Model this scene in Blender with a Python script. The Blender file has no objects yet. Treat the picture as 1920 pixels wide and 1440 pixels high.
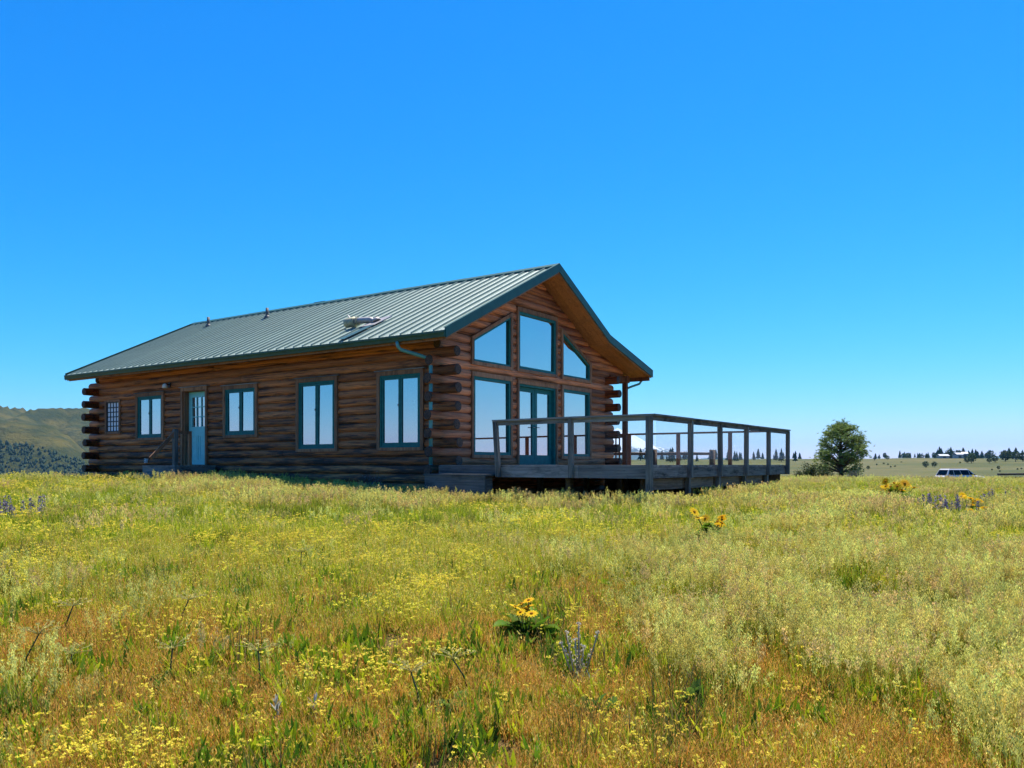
import bpy, math, random
import numpy as np
from mathutils import Vector, Matrix

R = math.radians
rnd = random.Random(7)
rng = np.random.default_rng(11)
sc = bpy.context.scene
COL = sc.collection

# ------------------------------------------------------------------ camera
F_PX, HOR = 1541.0, 871.0            # focal length and horizon row, in photo pixels (1920 x 1440)
cam_d = bpy.data.cameras.new('camera')
cam = bpy.data.objects.new('camera', cam_d); COL.objects.link(cam)
cam_d.sensor_fit = 'HORIZONTAL'; cam_d.sensor_width = 36.0
cam_d.lens = F_PX / 1920 * 36.0
cam_d.shift_y = (HOR - 720) / 1920
cam_d.clip_start = 0.1; cam_d.clip_end = 60000
cam.location = (0, 0, 0); cam.rotation_euler = (R(90), 0, 0)
sc.camera = cam

# ------------------------------------------------------------------ sky, sun, exposure
SUN_AZ, SUN_EL = R(33.0), R(66.0)    # azimuth from +Y towards +X
w = bpy.data.worlds.new('World'); sc.world = w; w.use_nodes = True
nt = w.node_tree; nt.nodes.clear()
sky = nt.nodes.new('ShaderNodeTexSky'); sky.sky_type = 'NISHITA'; sky.sun_disc = False
sky.sun_elevation = SUN_EL; sky.sun_rotation = SUN_AZ
sky.altitude = 600; sky.air_density = 1.0; sky.dust_density = 0.2; sky.ozone_density = 3.0
# grade of the whole sky, each channel a power curve: the photograph's deep polarised blue
bg = nt.nodes.new('ShaderNodeBackground'); bg.inputs['Strength'].default_value = 0.13
wo = nt.nodes.new('ShaderNodeOutputWorld')
sep = nt.nodes.new('ShaderNodeSeparateColor'); com = nt.nodes.new('ShaderNodeCombineColor')
nt.links.new(sky.outputs[0], sep.inputs[0])
for ch, (gam, mul) in enumerate(((2.6, .52), (1.05, .510), (.50, .68))):
    m0 = nt.nodes.new('ShaderNodeMath'); m0.operation = 'MULTIPLY'; m0.inputs[1].default_value = .13
    m1 = nt.nodes.new('ShaderNodeMath'); m1.operation = 'POWER'; m1.inputs[1].default_value = gam
    m2 = nt.nodes.new('ShaderNodeMath'); m2.operation = 'MULTIPLY'; m2.inputs[1].default_value = mul/.13
    nt.links.new(sep.outputs[ch], m0.inputs[0]); nt.links.new(m0.outputs[0], m1.inputs[0])
    nt.links.new(m1.outputs[0], m2.inputs[0]); nt.links.new(m2.outputs[0], com.inputs[ch])
nt.links.new(com.outputs[0], bg.inputs['Color'])
nt.links.new(bg.outputs[0], wo.inputs['Surface'])
sd = bpy.data.lights.new('sun', 'SUN'); sd.energy = 5.0; sd.angle = R(0.53); sd.color = (1.0, 0.94, 0.82)
sun = bpy.data.objects.new('sun', sd); COL.objects.link(sun)
sdir = Vector((math.sin(SUN_AZ) * math.cos(SUN_EL), math.cos(SUN_AZ) * math.cos(SUN_EL), math.sin(SUN_EL)))
sun.rotation_euler = sdir.to_track_quat('Z', 'Y').to_euler()
sc.view_settings.view_transform = 'Standard'; sc.view_settings.look = 'None'
sc.view_settings.gamma = 1.0; sc.view_settings.exposure = 0.90
sc.view_settings.use_curve_mapping = False
sc.cycles.max_bounces = 6; sc.cycles.diffuse_bounces = 2; sc.cycles.glossy_bounces = 3
sc.cycles.transmission_bounces = 4; sc.cycles.transparent_max_bounces = 12; sc.cycles.volume_bounces = 0
sc.cycles.use_denoising = True; sc.cycles.denoising_prefilter = 'ACCURATE'
sc.cycles.use_adaptive_sampling = True; sc.cycles.adaptive_threshold = 0.015; sc.cycles.adaptive_min_samples = 16
sc.cycles.caustics_reflective = False; sc.cycles.caustics_refractive = False

# ------------------------------------------------------------------ helpers
class MB:
    """Collects faces and builds ONE mesh object."""
    def __init__(s):
        s.v = []; s.f = []; s.m = []; s.sm = []; s.c = []
    def vert(s, p, c=None):
        s.v.append(tuple(p)); s.c.append(c or (1, 1, 1)); return len(s.v) - 1
    def face(s, idx, m=0, smooth=False):
        s.f.append(tuple(idx)); s.m.append(m); s.sm.append(smooth)
    def poly(s, pts, m=0, c=None):
        s.face([s.vert(p, c) for p in pts], m)
    def box(s, a, b, m=0, c=None):
        x0, y0, z0 = [min(a[i], b[i]) for i in range(3)]; x1, y1, z1 = [max(a[i], b[i]) for i in range(3)]
        i = [s.vert(p, c) for p in ((x0,y0,z0),(x1,y0,z0),(x1,y1,z0),(x0,y1,z0),(x0,y0,z1),(x1,y0,z1),(x1,y1,z1),(x0,y1,z1))]
        for q in ((0,3,2,1),(4,5,6,7),(0,1,5,4),(1,2,6,5),(2,3,7,6),(3,0,4,7)):
            s.face([i[k] for k in q], m)
    def hexa(s, p, m=0):
        """eight corners ordered like box()"""
        i = [s.vert(q) for q in p]
        for q in ((0,3,2,1),(4,5,6,7),(0,1,5,4),(1,2,6,5),(2,3,7,6),(3,0,4,7)):
            s.face([i[k] for k in q], m)
    def bar(s, p, q, wd, ht, m=0, up=(0,0,1)):
        p = Vector(p); q = Vector(q); d = (q - p).normalized(); u = Vector(up)
        if abs(d.dot(u)) > .99: u = Vector((1, 0, 0))
        a = d.cross(u).normalized(); b = a.cross(d).normalized()
        a *= wd / 2; b *= ht / 2
        s.hexa([p-a-b, q-a-b, q+a-b, p+a-b, p-a+b, q-a+b, q+a+b, p+a+b], m)
    def tube(s, pts, rad, n=8, m=0, cap=True, smooth=True, c=None):
        pts = [Vector(p) for p in pts]; k = len(pts)
        if not hasattr(rad, '__len__'): rad = [rad] * k
        rings = []; ref = None
        for i in range(k):
            d = (pts[min(i+1, k-1)] - pts[max(i-1, 0)])
            d = d.normalized() if d.length > 1e-9 else Vector((0,0,1))
            if ref is None:
                ref = Vector((0,0,1)) if abs(d.z) < .9 else Vector((1,0,0))
            a = d.cross(ref)
            if a.length < 1e-5: a = d.orthogonal()
            a.normalize(); b = d.cross(a).normalized(); ref = a.cross(d).normalized()
            rings.append([s.vert(pts[i] + (a*math.cos(t) + b*math.sin(t))*rad[i], c) for t in [2*math.pi*j/n for j in range(n)]])
        for i in range(k-1):
            for j in range(n):
                s.face((rings[i][j], rings[i+1][j], rings[i+1][(j+1)%n], rings[i][(j+1)%n]), m, smooth)
        if cap:
            s.face(rings[0], m); s.face(rings[-1][::-1], m)
    def mesh(s, name, mats=None, color=False):
        me = bpy.data.meshes.new(name)
        me.from_pydata(s.v, [], s.f)
        if mats:
            for mt in (mats if isinstance(mats, (list, tuple)) else [mats]): me.materials.append(mt)
        me.polygons.foreach_set('material_index', s.m)
        me.polygons.foreach_set('use_smooth', s.sm)
        if color:
            a = me.attributes.new('col', 'FLOAT_COLOR', 'POINT')
            a.data.foreach_set('color', [x for c in s.c for x in (c[0], c[1], c[2], 1.0)])
        me.update()
        return me
    def build(s, name, mats=None, parent=None, color=False):
        return link(name, s.mesh(name, mats, color), parent)
def link(name, data, parent=None):
    o = bpy.data.objects.new(name, data); COL.objects.link(o)
    if parent is not None: o.parent = parent
    return o
def tag(o, label=None, cat=None, group=None, kind=None):
    if label: o['label'] = label
    if cat: o['category'] = cat
    if group: o['group'] = group
    if kind: o['kind'] = kind
    return o
def empty(name, loc=(0,0,0), rz=0, parent=None):
    o = link(name, None, parent); o.location = loc; o.rotation_euler = (0,0,rz); o.empty_display_size = .2
    return o
def copy_tree(o, parent=None):
    c = o.copy(); COL.objects.link(c); c.parent = parent
    for ch in list(o.children): copy_tree(ch, c)
    return c
def grid_mesh(name, V, nu, nv, mat, smooth=True, wrap=False):
    me = bpy.data.meshes.new(name)
    i = np.arange(nu*nv).reshape(nu, nv)
    q = np.stack([i[:-1,:-1], i[1:,:-1], i[1:,1:], i[:-1,1:]], -1).reshape(-1, 4)
    me.from_pydata(V.reshape(-1,3).tolist(), [], q.tolist())
    me.materials.append(mat)
    me.polygons.foreach_set('use_smooth', [smooth]*len(q)); me.update()
    return me

# value noise in numpy
def _h(ix, iy, seed):
    h = (ix.astype(np.int64)*374761393 + iy.astype(np.int64)*668265263 + seed*974711) & 0x7fffffff
    h = ((h ^ (h >> 13))*1274126177) & 0x7fffffff
    return ((h ^ (h >> 16)) & 0xffff) / 65535.0
def vnoise(x, y, seed=0):
    x = np.asarray(x, float); y = np.asarray(y, float)
    ix = np.floor(x); iy = np.floor(y); fx = x-ix; fy = y-iy
    fx = fx*fx*(3-2*fx); fy = fy*fy*(3-2*fy)
    a = _h(ix,iy,seed); b = _h(ix+1,iy,seed); c = _h(ix,iy+1,seed); d = _h(ix+1,iy+1,seed)
    return (a*(1-fx)+b*fx)*(1-fy)+(c*(1-fx)+d*fx)*fy
def fbm(x, y, o=4, seed=0):
    s = 0; a = .5; t = 0
    for k in range(o):
        s = s + a*vnoise(x*2**k, y*2**k, seed+k*17); t += a; a *= .5
    return s/t
def sstep(a, b, x):
    t = np.clip((x-a)/(b-a), 0, 1); return t*t*(3-2*t)

# ------------------------------------------------------------------ materials
def new_mat(name):
    m = bpy.data.materials.new(name); m.use_nodes = True
    n = m.node_tree; n.nodes.clear()
    out = n.nodes.new('ShaderNodeOutputMaterial')
    return m, n, out
class N:
    """tiny node helper"""
    def __init__(s, nt): s.nt = nt
    def add(s, t, **kw):
        n = s.nt.nodes.new(t)
        for k, v in kw.items():
            if k.startswith('i_'):
                key = k[2:]
                key = int(key) if key.isdigit() else key.replace('_', ' ')
                s.put(n, key, v)
            else: setattr(n, k, v)
        return n
    def put(s, n, key, v):
        if isinstance(v, bpy.types.NodeSocket): s.nt.links.new(v, n.inputs[key])
        else: n.inputs[key].default_value = v
    def coord(s, scale=(1,1,1), kind='Object', rot=(0,0,0), loc=(0,0,0)):
        t = s.add('ShaderNodeTexCoord'); mp = s.add('ShaderNodeMapping')
        s.put(mp, 'Vector', t.outputs[kind]); mp.inputs['Scale'].default_value = scale
        mp.inputs['Rotation'].default_value = rot; mp.inputs['Location'].default_value = loc
        return mp.outputs[0]
    def noise(s, vec, scale=1, detail=4, rough=.55, out=0, dist=0):
        n = s.add('ShaderNodeTexNoise'); s.put(n, 'Vector', vec)
        n.inputs['Scale'].default_value = scale; n.inputs['Detail'].default_value = detail
        n.inputs['Roughness'].default_value = rough; n.inputs['Distortion'].default_value = dist
        return n.outputs[out]
    def ramp(s, fac, stops):
        n = s.add('ShaderNodeValToRGB'); s.put(n, 'Fac', fac)
        e = n.color_ramp.elements
        while len(e) < len(stops): e.new(.5)
        for k, (p, c) in enumerate(stops):
            e[k].position = p; e[k].color = (c[0], c[1], c[2], 1) if hasattr(c, '__len__') else (c, c, c, 1)
        return n.outputs[0]
    def mix(s, fac, a, b, blend='MIX'):
        n = s.add('ShaderNodeMix', data_type='RGBA', blend_type=blend)
        s.put(n, 0, fac)
        for k, v in ((6, a), (7, b)):
            if not isinstance(v, bpy.types.NodeSocket): v = (v[0], v[1], v[2], 1)
            s.put(n, k, v)
        return n.outputs[2]
    def math(s, op, a, b=0.5, clamp=False):
        n = s.add('ShaderNodeMath', operation=op, use_clamp=clamp); s.put(n, 0, a); s.put(n, 1, b); return n.outputs[0]
    def bump(s, h, strength=.3, dist=.02):
        n = s.add('ShaderNodeBump'); s.put(n, 'Height', h)
        n.inputs['Strength'].default_value = strength; n.inputs['Distance'].default_value = dist
        return n.outputs[0]
    def bsdf(s, color, rough=.7, metal=0, normal=None, spec=.5):
        n = s.add('ShaderNodeBsdfPrincipled')
        s.put(n, 'Base Color', color if isinstance(color, bpy.types.NodeSocket) else (*color[:3], 1))
        s.put(n, 'Roughness', rough); s.put(n, 'Metallic', metal); s.put(n, 'Specular IOR Level', spec)
        if normal is not None: s.put(n, 'Normal', normal)
        return n.outputs[0]
def simple(name, color, rough=.6, metal=0, var=.12, scale=6, bump=0.0, spec=.5):
    m, nt, out = new_mat(name); n = N(nt)
    c = n.coord()
    f = n.noise(c, scale, 5, .6)
    k = n.ramp(f, [(.25, tuple(max(0, x*(1-var*1.6)) for x in color)), (.75, tuple(min(1, x*(1+var)) for x in color))])
    nb = n.bump(n.noise(c, scale*5, 4), bump, .01) if bump else None
    nt.links.new(n.bsdf(k, rough, metal, nb, spec), out.inputs[0]); return m

def log_material(name, axis, light, mid, dark, stain, stain_amt, stain_low=False):
    """weathered log: grain, checks and dark mildew blotches run along the log (axis 0 = o, 1 = t)"""
    m, nt, out = new_mat(name); n = N(nt)
    sc_l = [9, 9, 9]; sc_l[axis] = .38
    grain = n.noise(n.coord(tuple(sc_l)), 2.4, 6, .65)
    fine_s = [60, 60, 60]; fine_s[axis] = 1.0
    fine = n.noise(n.coord(tuple(fine_s)), 1.0, 4, .7)
    inf = n.add('ShaderNodeObjectInfo')
    col = n.ramp(grain, [(.30, dark), (.5, mid), (.70, light)])
    col = n.mix(.55, col, n.ramp(fine, [(.3, tuple(x*.45 for x in mid)), (.62, light)]), 'MULTIPLY') if False else n.mix(.45, col, n.ramp(fine, [(.32, tuple(x*.35 for x in dark)), (.6, light)]))
    # each log has its own tone
    tone = n.ramp(inf.outputs['Random'], [(0, .62), (.5, 1.0), (1, 1.3)])
    col = n.mix(1.0, col, tone, 'MULTIPLY')
    # blotches
    bl = [3.2, 3.2, 7.5]; bl[axis] = .55
    blot = n.noise(n.coord(tuple(bl)), 1.25, 6, .72)
    if stain_low:
        z = n.add('ShaderNodeSeparateXYZ'); nt.links.new(n.coord(), z.inputs[0])
        zz = n.math('MULTIPLY', n.math('SUBTRACT', 1.5, z.outputs[2]), .032)
        blot = n.math('ADD', blot, zz)
    k = n.ramp(blot, [(.49, 0.0), (.60, 1.0)])
    col = n.mix(n.math('MULTIPLY', k, stain_amt), col, stain)
    # drying checks
    ck = [26, 26, 26]; ck[axis] = .55
    chk = n.ramp(n.noise(n.coord(tuple(ck), loc=(3, 5, 1)), 1.0, 3, .6), [(.60, 0.0), (.66, 1.0)])
    col = n.mix(n.math('MULTIPLY', chk, .7), col, (.012, .007, .005))
    h = n.math('ADD', n.math('MULTIPLY', grain, .6), n.math('SUBTRACT', fine, n.math('MULTIPLY', chk, 1.6)))
    nt.links.new(n.bsdf(col, .72, 0, n.bump(h, .55, .012), .35), out.inputs[0]); return m

def wood_material(name, axis, light, dark, stain=(.02,.022,.022), stain_amt=.6, rough=.8, coordkind='Object', spec=.3):
    m, nt, out = new_mat(name); n = N(nt)
    s1 = [22, 22, 22]; s1[axis] = .9
    g = n.noise(n.coord(tuple(s1), coordkind), 1.6, 6, .65)
    inf = n.add('ShaderNodeObjectInfo')
    col = n.ramp(g, [(.3, dark), (.68, light)])
    col = n.mix(1.0, col, n.ramp(inf.outputs['Random'], [(0, .75), (1, 1.2)]), 'MULTIPLY')
    s2 = [4, 4, 5]; s2[axis] = 1.3
    b = n.ramp(n.noise(n.coord(tuple(s2), coordkind), 1.3, 6, .7), [(.5, 0.0), (.66, 1.0)])
    col = n.mix(n.math('MULTIPLY', b, stain_amt), col, stain)
    nt.links.new(n.bsdf(col, rough, 0, n.bump(g, .4, .008), spec), out.inputs[0]); return m

M = {}
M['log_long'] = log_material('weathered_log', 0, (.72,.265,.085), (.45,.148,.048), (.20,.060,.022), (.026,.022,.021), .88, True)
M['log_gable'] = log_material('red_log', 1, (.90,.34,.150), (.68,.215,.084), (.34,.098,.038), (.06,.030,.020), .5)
M['log_end'] = simple('log_end_grain', (.085,.050,.032), .85, 0, .6, 26, .6)
M['trim'] = wood_material('window_trim_wood', 2, (.44,.215,.105), (.20,.090,.045), (.03,.022,.018), .5)
M['soffit'] = wood_material('soffit_pine', 1, (.50,.205,.058), (.27,.095,.026), (.08,.03,.012), .45, .6)
M['porch_wood'] = wood_material('porch_post_wood', 2, (.26,.090,.040), (.12,.040,.020), (.03,.015,.01), .4)
M['grey_o'] = wood_material('grey_weathered_wood_across', 0, (.30,.285,.25), (.11,.105,.095), (.022,.026,.030), .72)
M['grey_t'] = wood_material('grey_weathered_wood_along', 1, (.235,.215,.19), (.075,.068,.060), (.012,.012,.013), .92)
M['grey_z'] = wood_material('grey_weathered_post_wood', 2, (.215,.205,.175), (.07,.066,.056), (.025,.026,.026), .6)
M['step'] = wood_material('dark_weathered_step_wood', 0, (.15,.15,.14), (.055,.057,.055), (.018,.02,.022), .6)
M['skirt'] = wood_material('brown_weathered_skirt_wood', 1, (.22,.17,.12), (.085,.06,.042), (.018,.016,.014), .6)
M['teal'] = simple('teal_window_paint', (.012,.145,.130), .5, 0, .18, 9, .05, .2)
M['door_teal'] = simple('pale_teal_door_paint', (.22,.62,.58), .5, 0, .08, 7, .05)
M['downspout'] = simple('downspout_teal_paint', (.09,.30,.27), .4, 0, .15, 7)
M['gutter'] = simple('dark_green_metal_trim', (.016,.085,.058), .5, .0, .18, 5, .03)
M['white'] = simple('white_plastic', (.72,.72,.70), .5, 0, .05)
M['steel'] = simple('dull_steel', (.34,.33,.31), .6, .3, .25, 12)
M['rust_cap'] = simple('dull_yellow_galvanised', (.38,.36,.22), .6, .2, .25, 18, .1)
M['black'] = simple('black_metal', (.02,.02,.022), .5)
M['dark_pipe'] = simple('grey_vent_pipe', (.07,.08,.085), .6)
M['interior'] = simple('interior_plaster', (.50,.46,.40), .9, 0, .05)
M['floor_in'] = simple('interior_floor', (.20,.12,.07), .6, 0, .2, 3)
M['concrete'] = simple('foundation_concrete', (.26,.26,.25), .9, 0, .2, 6, .3)
M['fence'] = wood_material('fence_wood', 2, (.12,.072,.042), (.05,.03,.018), (.02,.015,.012), .5)
def roof_material():
    m, nt, out = new_mat('green_metal_roofing'); n = N(nt)
    c = n.coord()
    f = n.noise(n.coord((.8,3,3)), 1.2, 4, .6)
    inf = n.add('ShaderNodeObjectInfo')
    col = n.ramp(f, [(.3, (.205,.265,.215)), (.7, (.25,.315,.255))])
    col = n.mix(1.0, col, n.ramp(inf.outputs['Random'], [(0, .92), (1, 1.07)]), 'MULTIPLY')
    nt.links.new(n.bsdf(col, .5, .0, n.bump(f, .03, .01), .5), out.inputs[0]); return m
M['roof'] = roof_material()
def glass_material(name, refl, tint, shift=None, edge=.35):
    m, nt, out = new_mat(name); n = N(nt)
    tr = n.add('ShaderNodeBsdfTransparent'); tr.inputs[0].default_value = (*tint, 1)
    gl = n.add('ShaderNodeBsdfGlossy'); gl.inputs['Roughness'].default_value = .012
    gl.inputs['Color'].default_value = (.93,.93,.95,1)
    if shift:
        f = n.noise(n.coord((.5,.5,.8)), 1.0, 2, .5)
        nt.links.new(n.ramp(f, shift), gl.inputs['Color'])
    lw = n.add('ShaderNodeLayerWeight'); lw.inputs[0].default_value = .35
    fac = n.math('ADD', n.math('MULTIPLY', lw.outputs['Facing'], edge), refl, True)
    mx = n.add('ShaderNodeMixShader'); nt.links.new(fac, mx.inputs[0])
    nt.links.new(tr.outputs[0], mx.inputs[1]); nt.links.new(gl.outputs[0], mx.inputs[2])
    nt.links.new(mx.outputs[0], out.inputs[0]); return m
M['glass'] = glass_material('window_glass', .62, (.32,.34,.34), [(.3,(1.0,.80,.78)),(.7,(.95,.83,.79))])
M['rail_glass'] = glass_material('railing_glass', .0, (.93,.945,.94), None, .07)
M['car_glass'] = glass_material('car_glass', .015, (.03,.035,.04), None, .06)

# ------------------------------------------------------------------ terrain
HX, HY = (826-960)/F_PX*18.8, 18.8           # near corner of the cabin
HA = -math.atan2(.5685, .8227)               # local x = out of the gable, local y = along the gable
ca, sa = math.cos(HA), math.sin(HA)
def loc2w(o, t): return HX + o*ca - t*sa, HY + o*sa + t*ca
def w2loc(x, y):
    dx = x-HX; dy = y-HY
    return dx*ca + dy*sa, -dx*sa + dy*ca
PR = np.array([0,3,5,8,12,16,20,28,40,60,85,140,250,350,500,700,900,1100,1500,3000,12000,40000.])
PZ = np.array([-1.55,-1.44,-1.28,-1.09,-.95,-.86,-.80,-.80,-.99,-1.22,-1.58,-3.9,-5.6,-3.4,-.2,3.2,5.4,5.6,2,-25,-70,-200.])
LZ = np.array([-1.55,-1.44,-1.28,-1.08,-.90,-.74,-.62,-.50,-1.6,-6,-14,-32,-62,-80,-95,-100,-95,-90,-90,-90,-100,-200.])
_rf = np.concatenate([np.linspace(0,60,600), np.geomspace(60.2,40000,900)])
def _smooth(pz):
    z = np.interp(np.log1p(_rf), np.log1p(PR), pz)
    k = np.ones(25)/25
    return np.convolve(np.pad(z, 12, mode='edge'), k, 'valid')
_pz, _lz = _smooth(PZ), _smooth(LZ)
def ground(x, y, detail=True):
    x = np.asarray(x, float); y = np.asarray(y, float)
    r = np.hypot(x, y); az = np.arctan2(x, y)
    wl = sstep(-.12, -.36, az)*sstep(math.pi, 2.2, np.abs(az))
    z = np.interp(r, _rf, _pz)*(1-wl) + np.interp(r, _rf, _lz)*wl
    z = z + (fbm(x*.35+7, y*.35, 3, 5)-.5)*.16*sstep(1.5, 6, r)*sstep(400, 60, r)
    z = z + (fbm(x*.012, y*.012, 4, 9)-.5)*4.5*sstep(110, 400, r)*sstep(4000, 1500, r)*(1-wl)
    return z
def ray_ground(u, v):
    """world point on the ground seen at photo pixel (u, v)"""
    dx, dz = (u-960)/F_PX, (HOR-v)/F_PX
    d = 2.5
    while d < 3000:
        if dz*d <= ground(dx*d, d): break
        d *= 1.004
    return dx*d, d, float(ground(dx*d, d))

def ground_material():
    m, nt, out = new_mat('meadow_soil'); n = N(nt)
    c = n.coord()
    a = n.noise(c, .9, 6, .65); b = n.noise(c, 7, 6, .7); f = n.noise(c, .012, 5, .6); g = n.noise(c, .05, 5, .6)
    near = n.mix(n.ramp(a, [(.4, 0.0), (.6, 1.0)]), (.13,.10,.035), (.19,.105,.045))
    near = n.mix(n.math('MULTIPLY', b, .6), near, (.075,.06,.022))
    far = n.ramp(f, [(.32, (.060,.068,.024)), (.48, (.088,.090,.030)), (.60, (.125,.108,.042)), (.72, (.078,.092,.026))])
    far = n.mix(n.ramp(g, [(.45, 0.0), (.7, .55)]), far, (.048,.062,.024))
    geo = n.add('ShaderNodeNewGeometry'); ln = n.add('ShaderNodeVectorMath', operation='LENGTH'); nt.links.new(geo.outputs['Position'], ln.inputs[0])
    k = n.add('ShaderNodeMapRange'); nt.links.new(ln.outputs['Value'], k.inputs[0]); k.inputs[1].default_value = 45; k.inputs[2].default_value = 110
    col = n.mix(k.outputs[0], near, far)
    nt.links.new(n.bsdf(col, .95, 0, n.bump(b, .6, .03), .1), out.inputs[0]); return m
M['ground'] = ground_material()
ang = np.concatenate([np.linspace(-math.pi, -.75, 40)[:-1], np.linspace(-.75, .75, 220), np.linspace(.75, math.pi, 40)[1:]])
rad = np.concatenate([[0.0], np.linspace(.6, 45, 110), np.geomspace(46, 14000, 120)])
A, Rr = np.meshgrid(ang, rad, indexing='ij')
GX, GY = Rr*np.sin(A), Rr*np.cos(A)
V = np.stack([GX, GY, ground(GX, GY)], -1)
tag(link('ground', grid_mesh('ground', V, len(ang), len(rad), M['ground'])), kind='structure')

# grassy hill at the left, about 1.3 to 2.2 km away
def hill_material():
    m, nt, out = new_mat('hill_grassland'); n = N(nt)
    c = n.coord()
    f = n.noise(n.coord((1,1,2.2)), .006, 6, .62); g = n.noise(c, .03, 5, .65)
    col = n.ramp(f, [(.30, (.020,.028,.010)), (.46, (.046,.050,.014)), (.60, (.098,.082,.022)), (.74, (.060,.060,.016))])
    col = n.mix(n.ramp(g, [(.42, 0.0), (.64, .8)]), col, (.024,.036,.016))
    nt.links.new(n.bsdf(col, .95, 0, n.bump(g, 1.0, 14.0), .05), out.inputs[0]); return m
M['hill'] = hill_material()
def hill_h(x, y):
    u = 960 + F_PX*x/y
    yt = np.interp(u, [-2600,-1200,-500,-150,0,60,110,170,260,420,620,800,1000], [860,800,742,748,757,757,762,769,785,812,846,875,905])
    top = (HOR-yt)/F_PX*2000
    prof = sstep(1080, 1960, y)*sstep(3300, 2150, y)
    h1 = -90 + (top+90)*prof
    cy = np.interp(u, [-1200,-300,0,60,100,140,175,240,330,500], [690,765,775,783,800,824,846,872,900,940])
    ctop = (HOR-cy)/F_PX*1380
    ridge = np.exp(-np.abs((y-1380)/np.where(y < 1380, 210.0, 300.0))**1.6)
    h2 = -90 + (ctop+90)*ridge
    h = np.maximum(h1, h2) + 6*np.log1p(np.exp(-np.abs(h1-h2)/6))
    g = fbm(x*.0055+y*.0012, y*.0020, 4, 31)
    h = h - 80*np.abs(g-.5)*2*sstep(-80, 20, h)*sstep(1250, 1500, y) - 30*np.abs(g-.5)*2*sstep(-80, 20, h) + (fbm(x*.02, y*.02, 4, 3)-.5)*10
    return h
hu = np.linspace(-1700, 1000, 190); hy = np.concatenate([np.linspace(900, 2300, 170), np.linspace(2320, 3300, 20)])
HU, HYY = np.meshgrid(hu, hy, indexing='ij')
HXX = (HU-960)/F_PX*HYY
V = np.stack([HXX, HYY, hill_h(HXX, HYY)], -1)
tag(link('hill', grid_mesh('hill', V, len(hu), len(hy), M['hill'])), kind='structure')

# distant blue ridges and the snow mountain
M['far_ridge'] = simple('far_forested_ridge', (.05,.075,.06), .95, 0, .3, .004)
def ridge_strip(name, dist, depth, u0, u1, prof, seed, amp):
    us = np.linspace(u0, u1, 240); ks = np.array([0, .25, .5, .75, 1.0, 1.4, 1.8]); hh = np.array([-.5, .15, .55, .85, 1.0, .6, -.3])
    U, K = np.meshgrid(us, ks, indexing='ij')
    D = dist + depth*K
    X = (U-960)/F_PX*D
    top = (HOR - np.interp(U, *prof))/F_PX*D
    top = top + (fbm(U*.02, K*2, 5, seed)-.5)*amp*D/F_PX
    Z = np.where(hh[None,:] >= 0, top*hh[None,:], 120*hh[None,:]) + (fbm(U*.05, K*5, 4, seed+3)-.5)*amp*.4*D/F_PX
    V = np.stack([X, D, Z], -1)
    return tag(link(name, grid_mesh(name, V, len(us), len(ks), M['far_ridge'])), kind='structure')
ridge_strip('distant_hills', 6500, 800, 900, 2700, ([900,1180,1300,1420,1480,1640,1700,1780,1860,1930,2200,2700],[852,857,860,858,864,866,861,855,858,852,850,858]), 3, 9)
def snow_material():
    m, nt, out = new_mat('snow_and_rock'); n = N(nt)
    c = n.coord()
    f = n.noise(n.coord((1,1,.35)), .009, 6, .7)
    z = n.add('ShaderNodeSeparateXYZ'); nt.links.new(c, z.inputs[0])
    k = n.math('ADD', n.math('MULTIPLY', n.math('SUBTRACT', z.outputs[2], 165), .0024), f)
    col = n.mix(n.ramp(k, [(.42, 0.0), (.52, 1.0)]), (.07,.075,.075), (.62,.64,.68))
    nt.links.new(n.bsdf(col, .8, 0, None, .1), out.inputs[0]); return m
M['snow'] = snow_material()
na, nr = 96, 40
th = np.linspace(0, 2*math.pi, na); rr = np.linspace(0, 1, nr)
T, RR = np.meshgrid(th, rr, indexing='ij')
MD = 9000.; mx0 = (1158-960)/F_PX*MD
hgt = 400*(1-RR)**1.25*(1+.0*T) + (fbm(np.cos(T)*2.2+RR*3+9, np.sin(T)*2.2+RR*3, 5, 8)-.5)*150*RR*(1-RR)*3 - 60*RR
V = np.stack([mx0+np.cos(T)*RR*1150, MD+np.sin(T)*RR*1150, hgt], -1)
V[-1] = V[0]
tag(link('mountain', grid_mesh('mountain', V, na, nr, M['snow'])), kind='structure')

# ================================================================== the log cabin
# local frame: x = o (out of the glazed gable), y = t (along the gable), z = 0 at deck level
LEN, WID, PITCH, LR = 14.8, 8.18, .20875, .123
ZB = [2.6914 - k*PITCH for k in range(16)]          # course boundaries downwards
RIDGE_T = WID/2
def roof_top(t):
    if t <= RIDGE_T: return 2.94 + (t+.64)*.4925
    zr = 2.94 + (RIDGE_T+.64)*.4925
    if t <= 6.96: return zr - (t-RIDGE_T)*(zr-3.74)/(6.96-RIDGE_T)
    return 3.74 - (t-6.96)*(3.74-2.985)/(9.86-6.96)
cabin = empty('log_cabin', (HX, HY, 0), HA)
tag(cabin, 'brown log cabin with green metal roof and glazed gable facing the deck', 'cabin')

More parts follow.
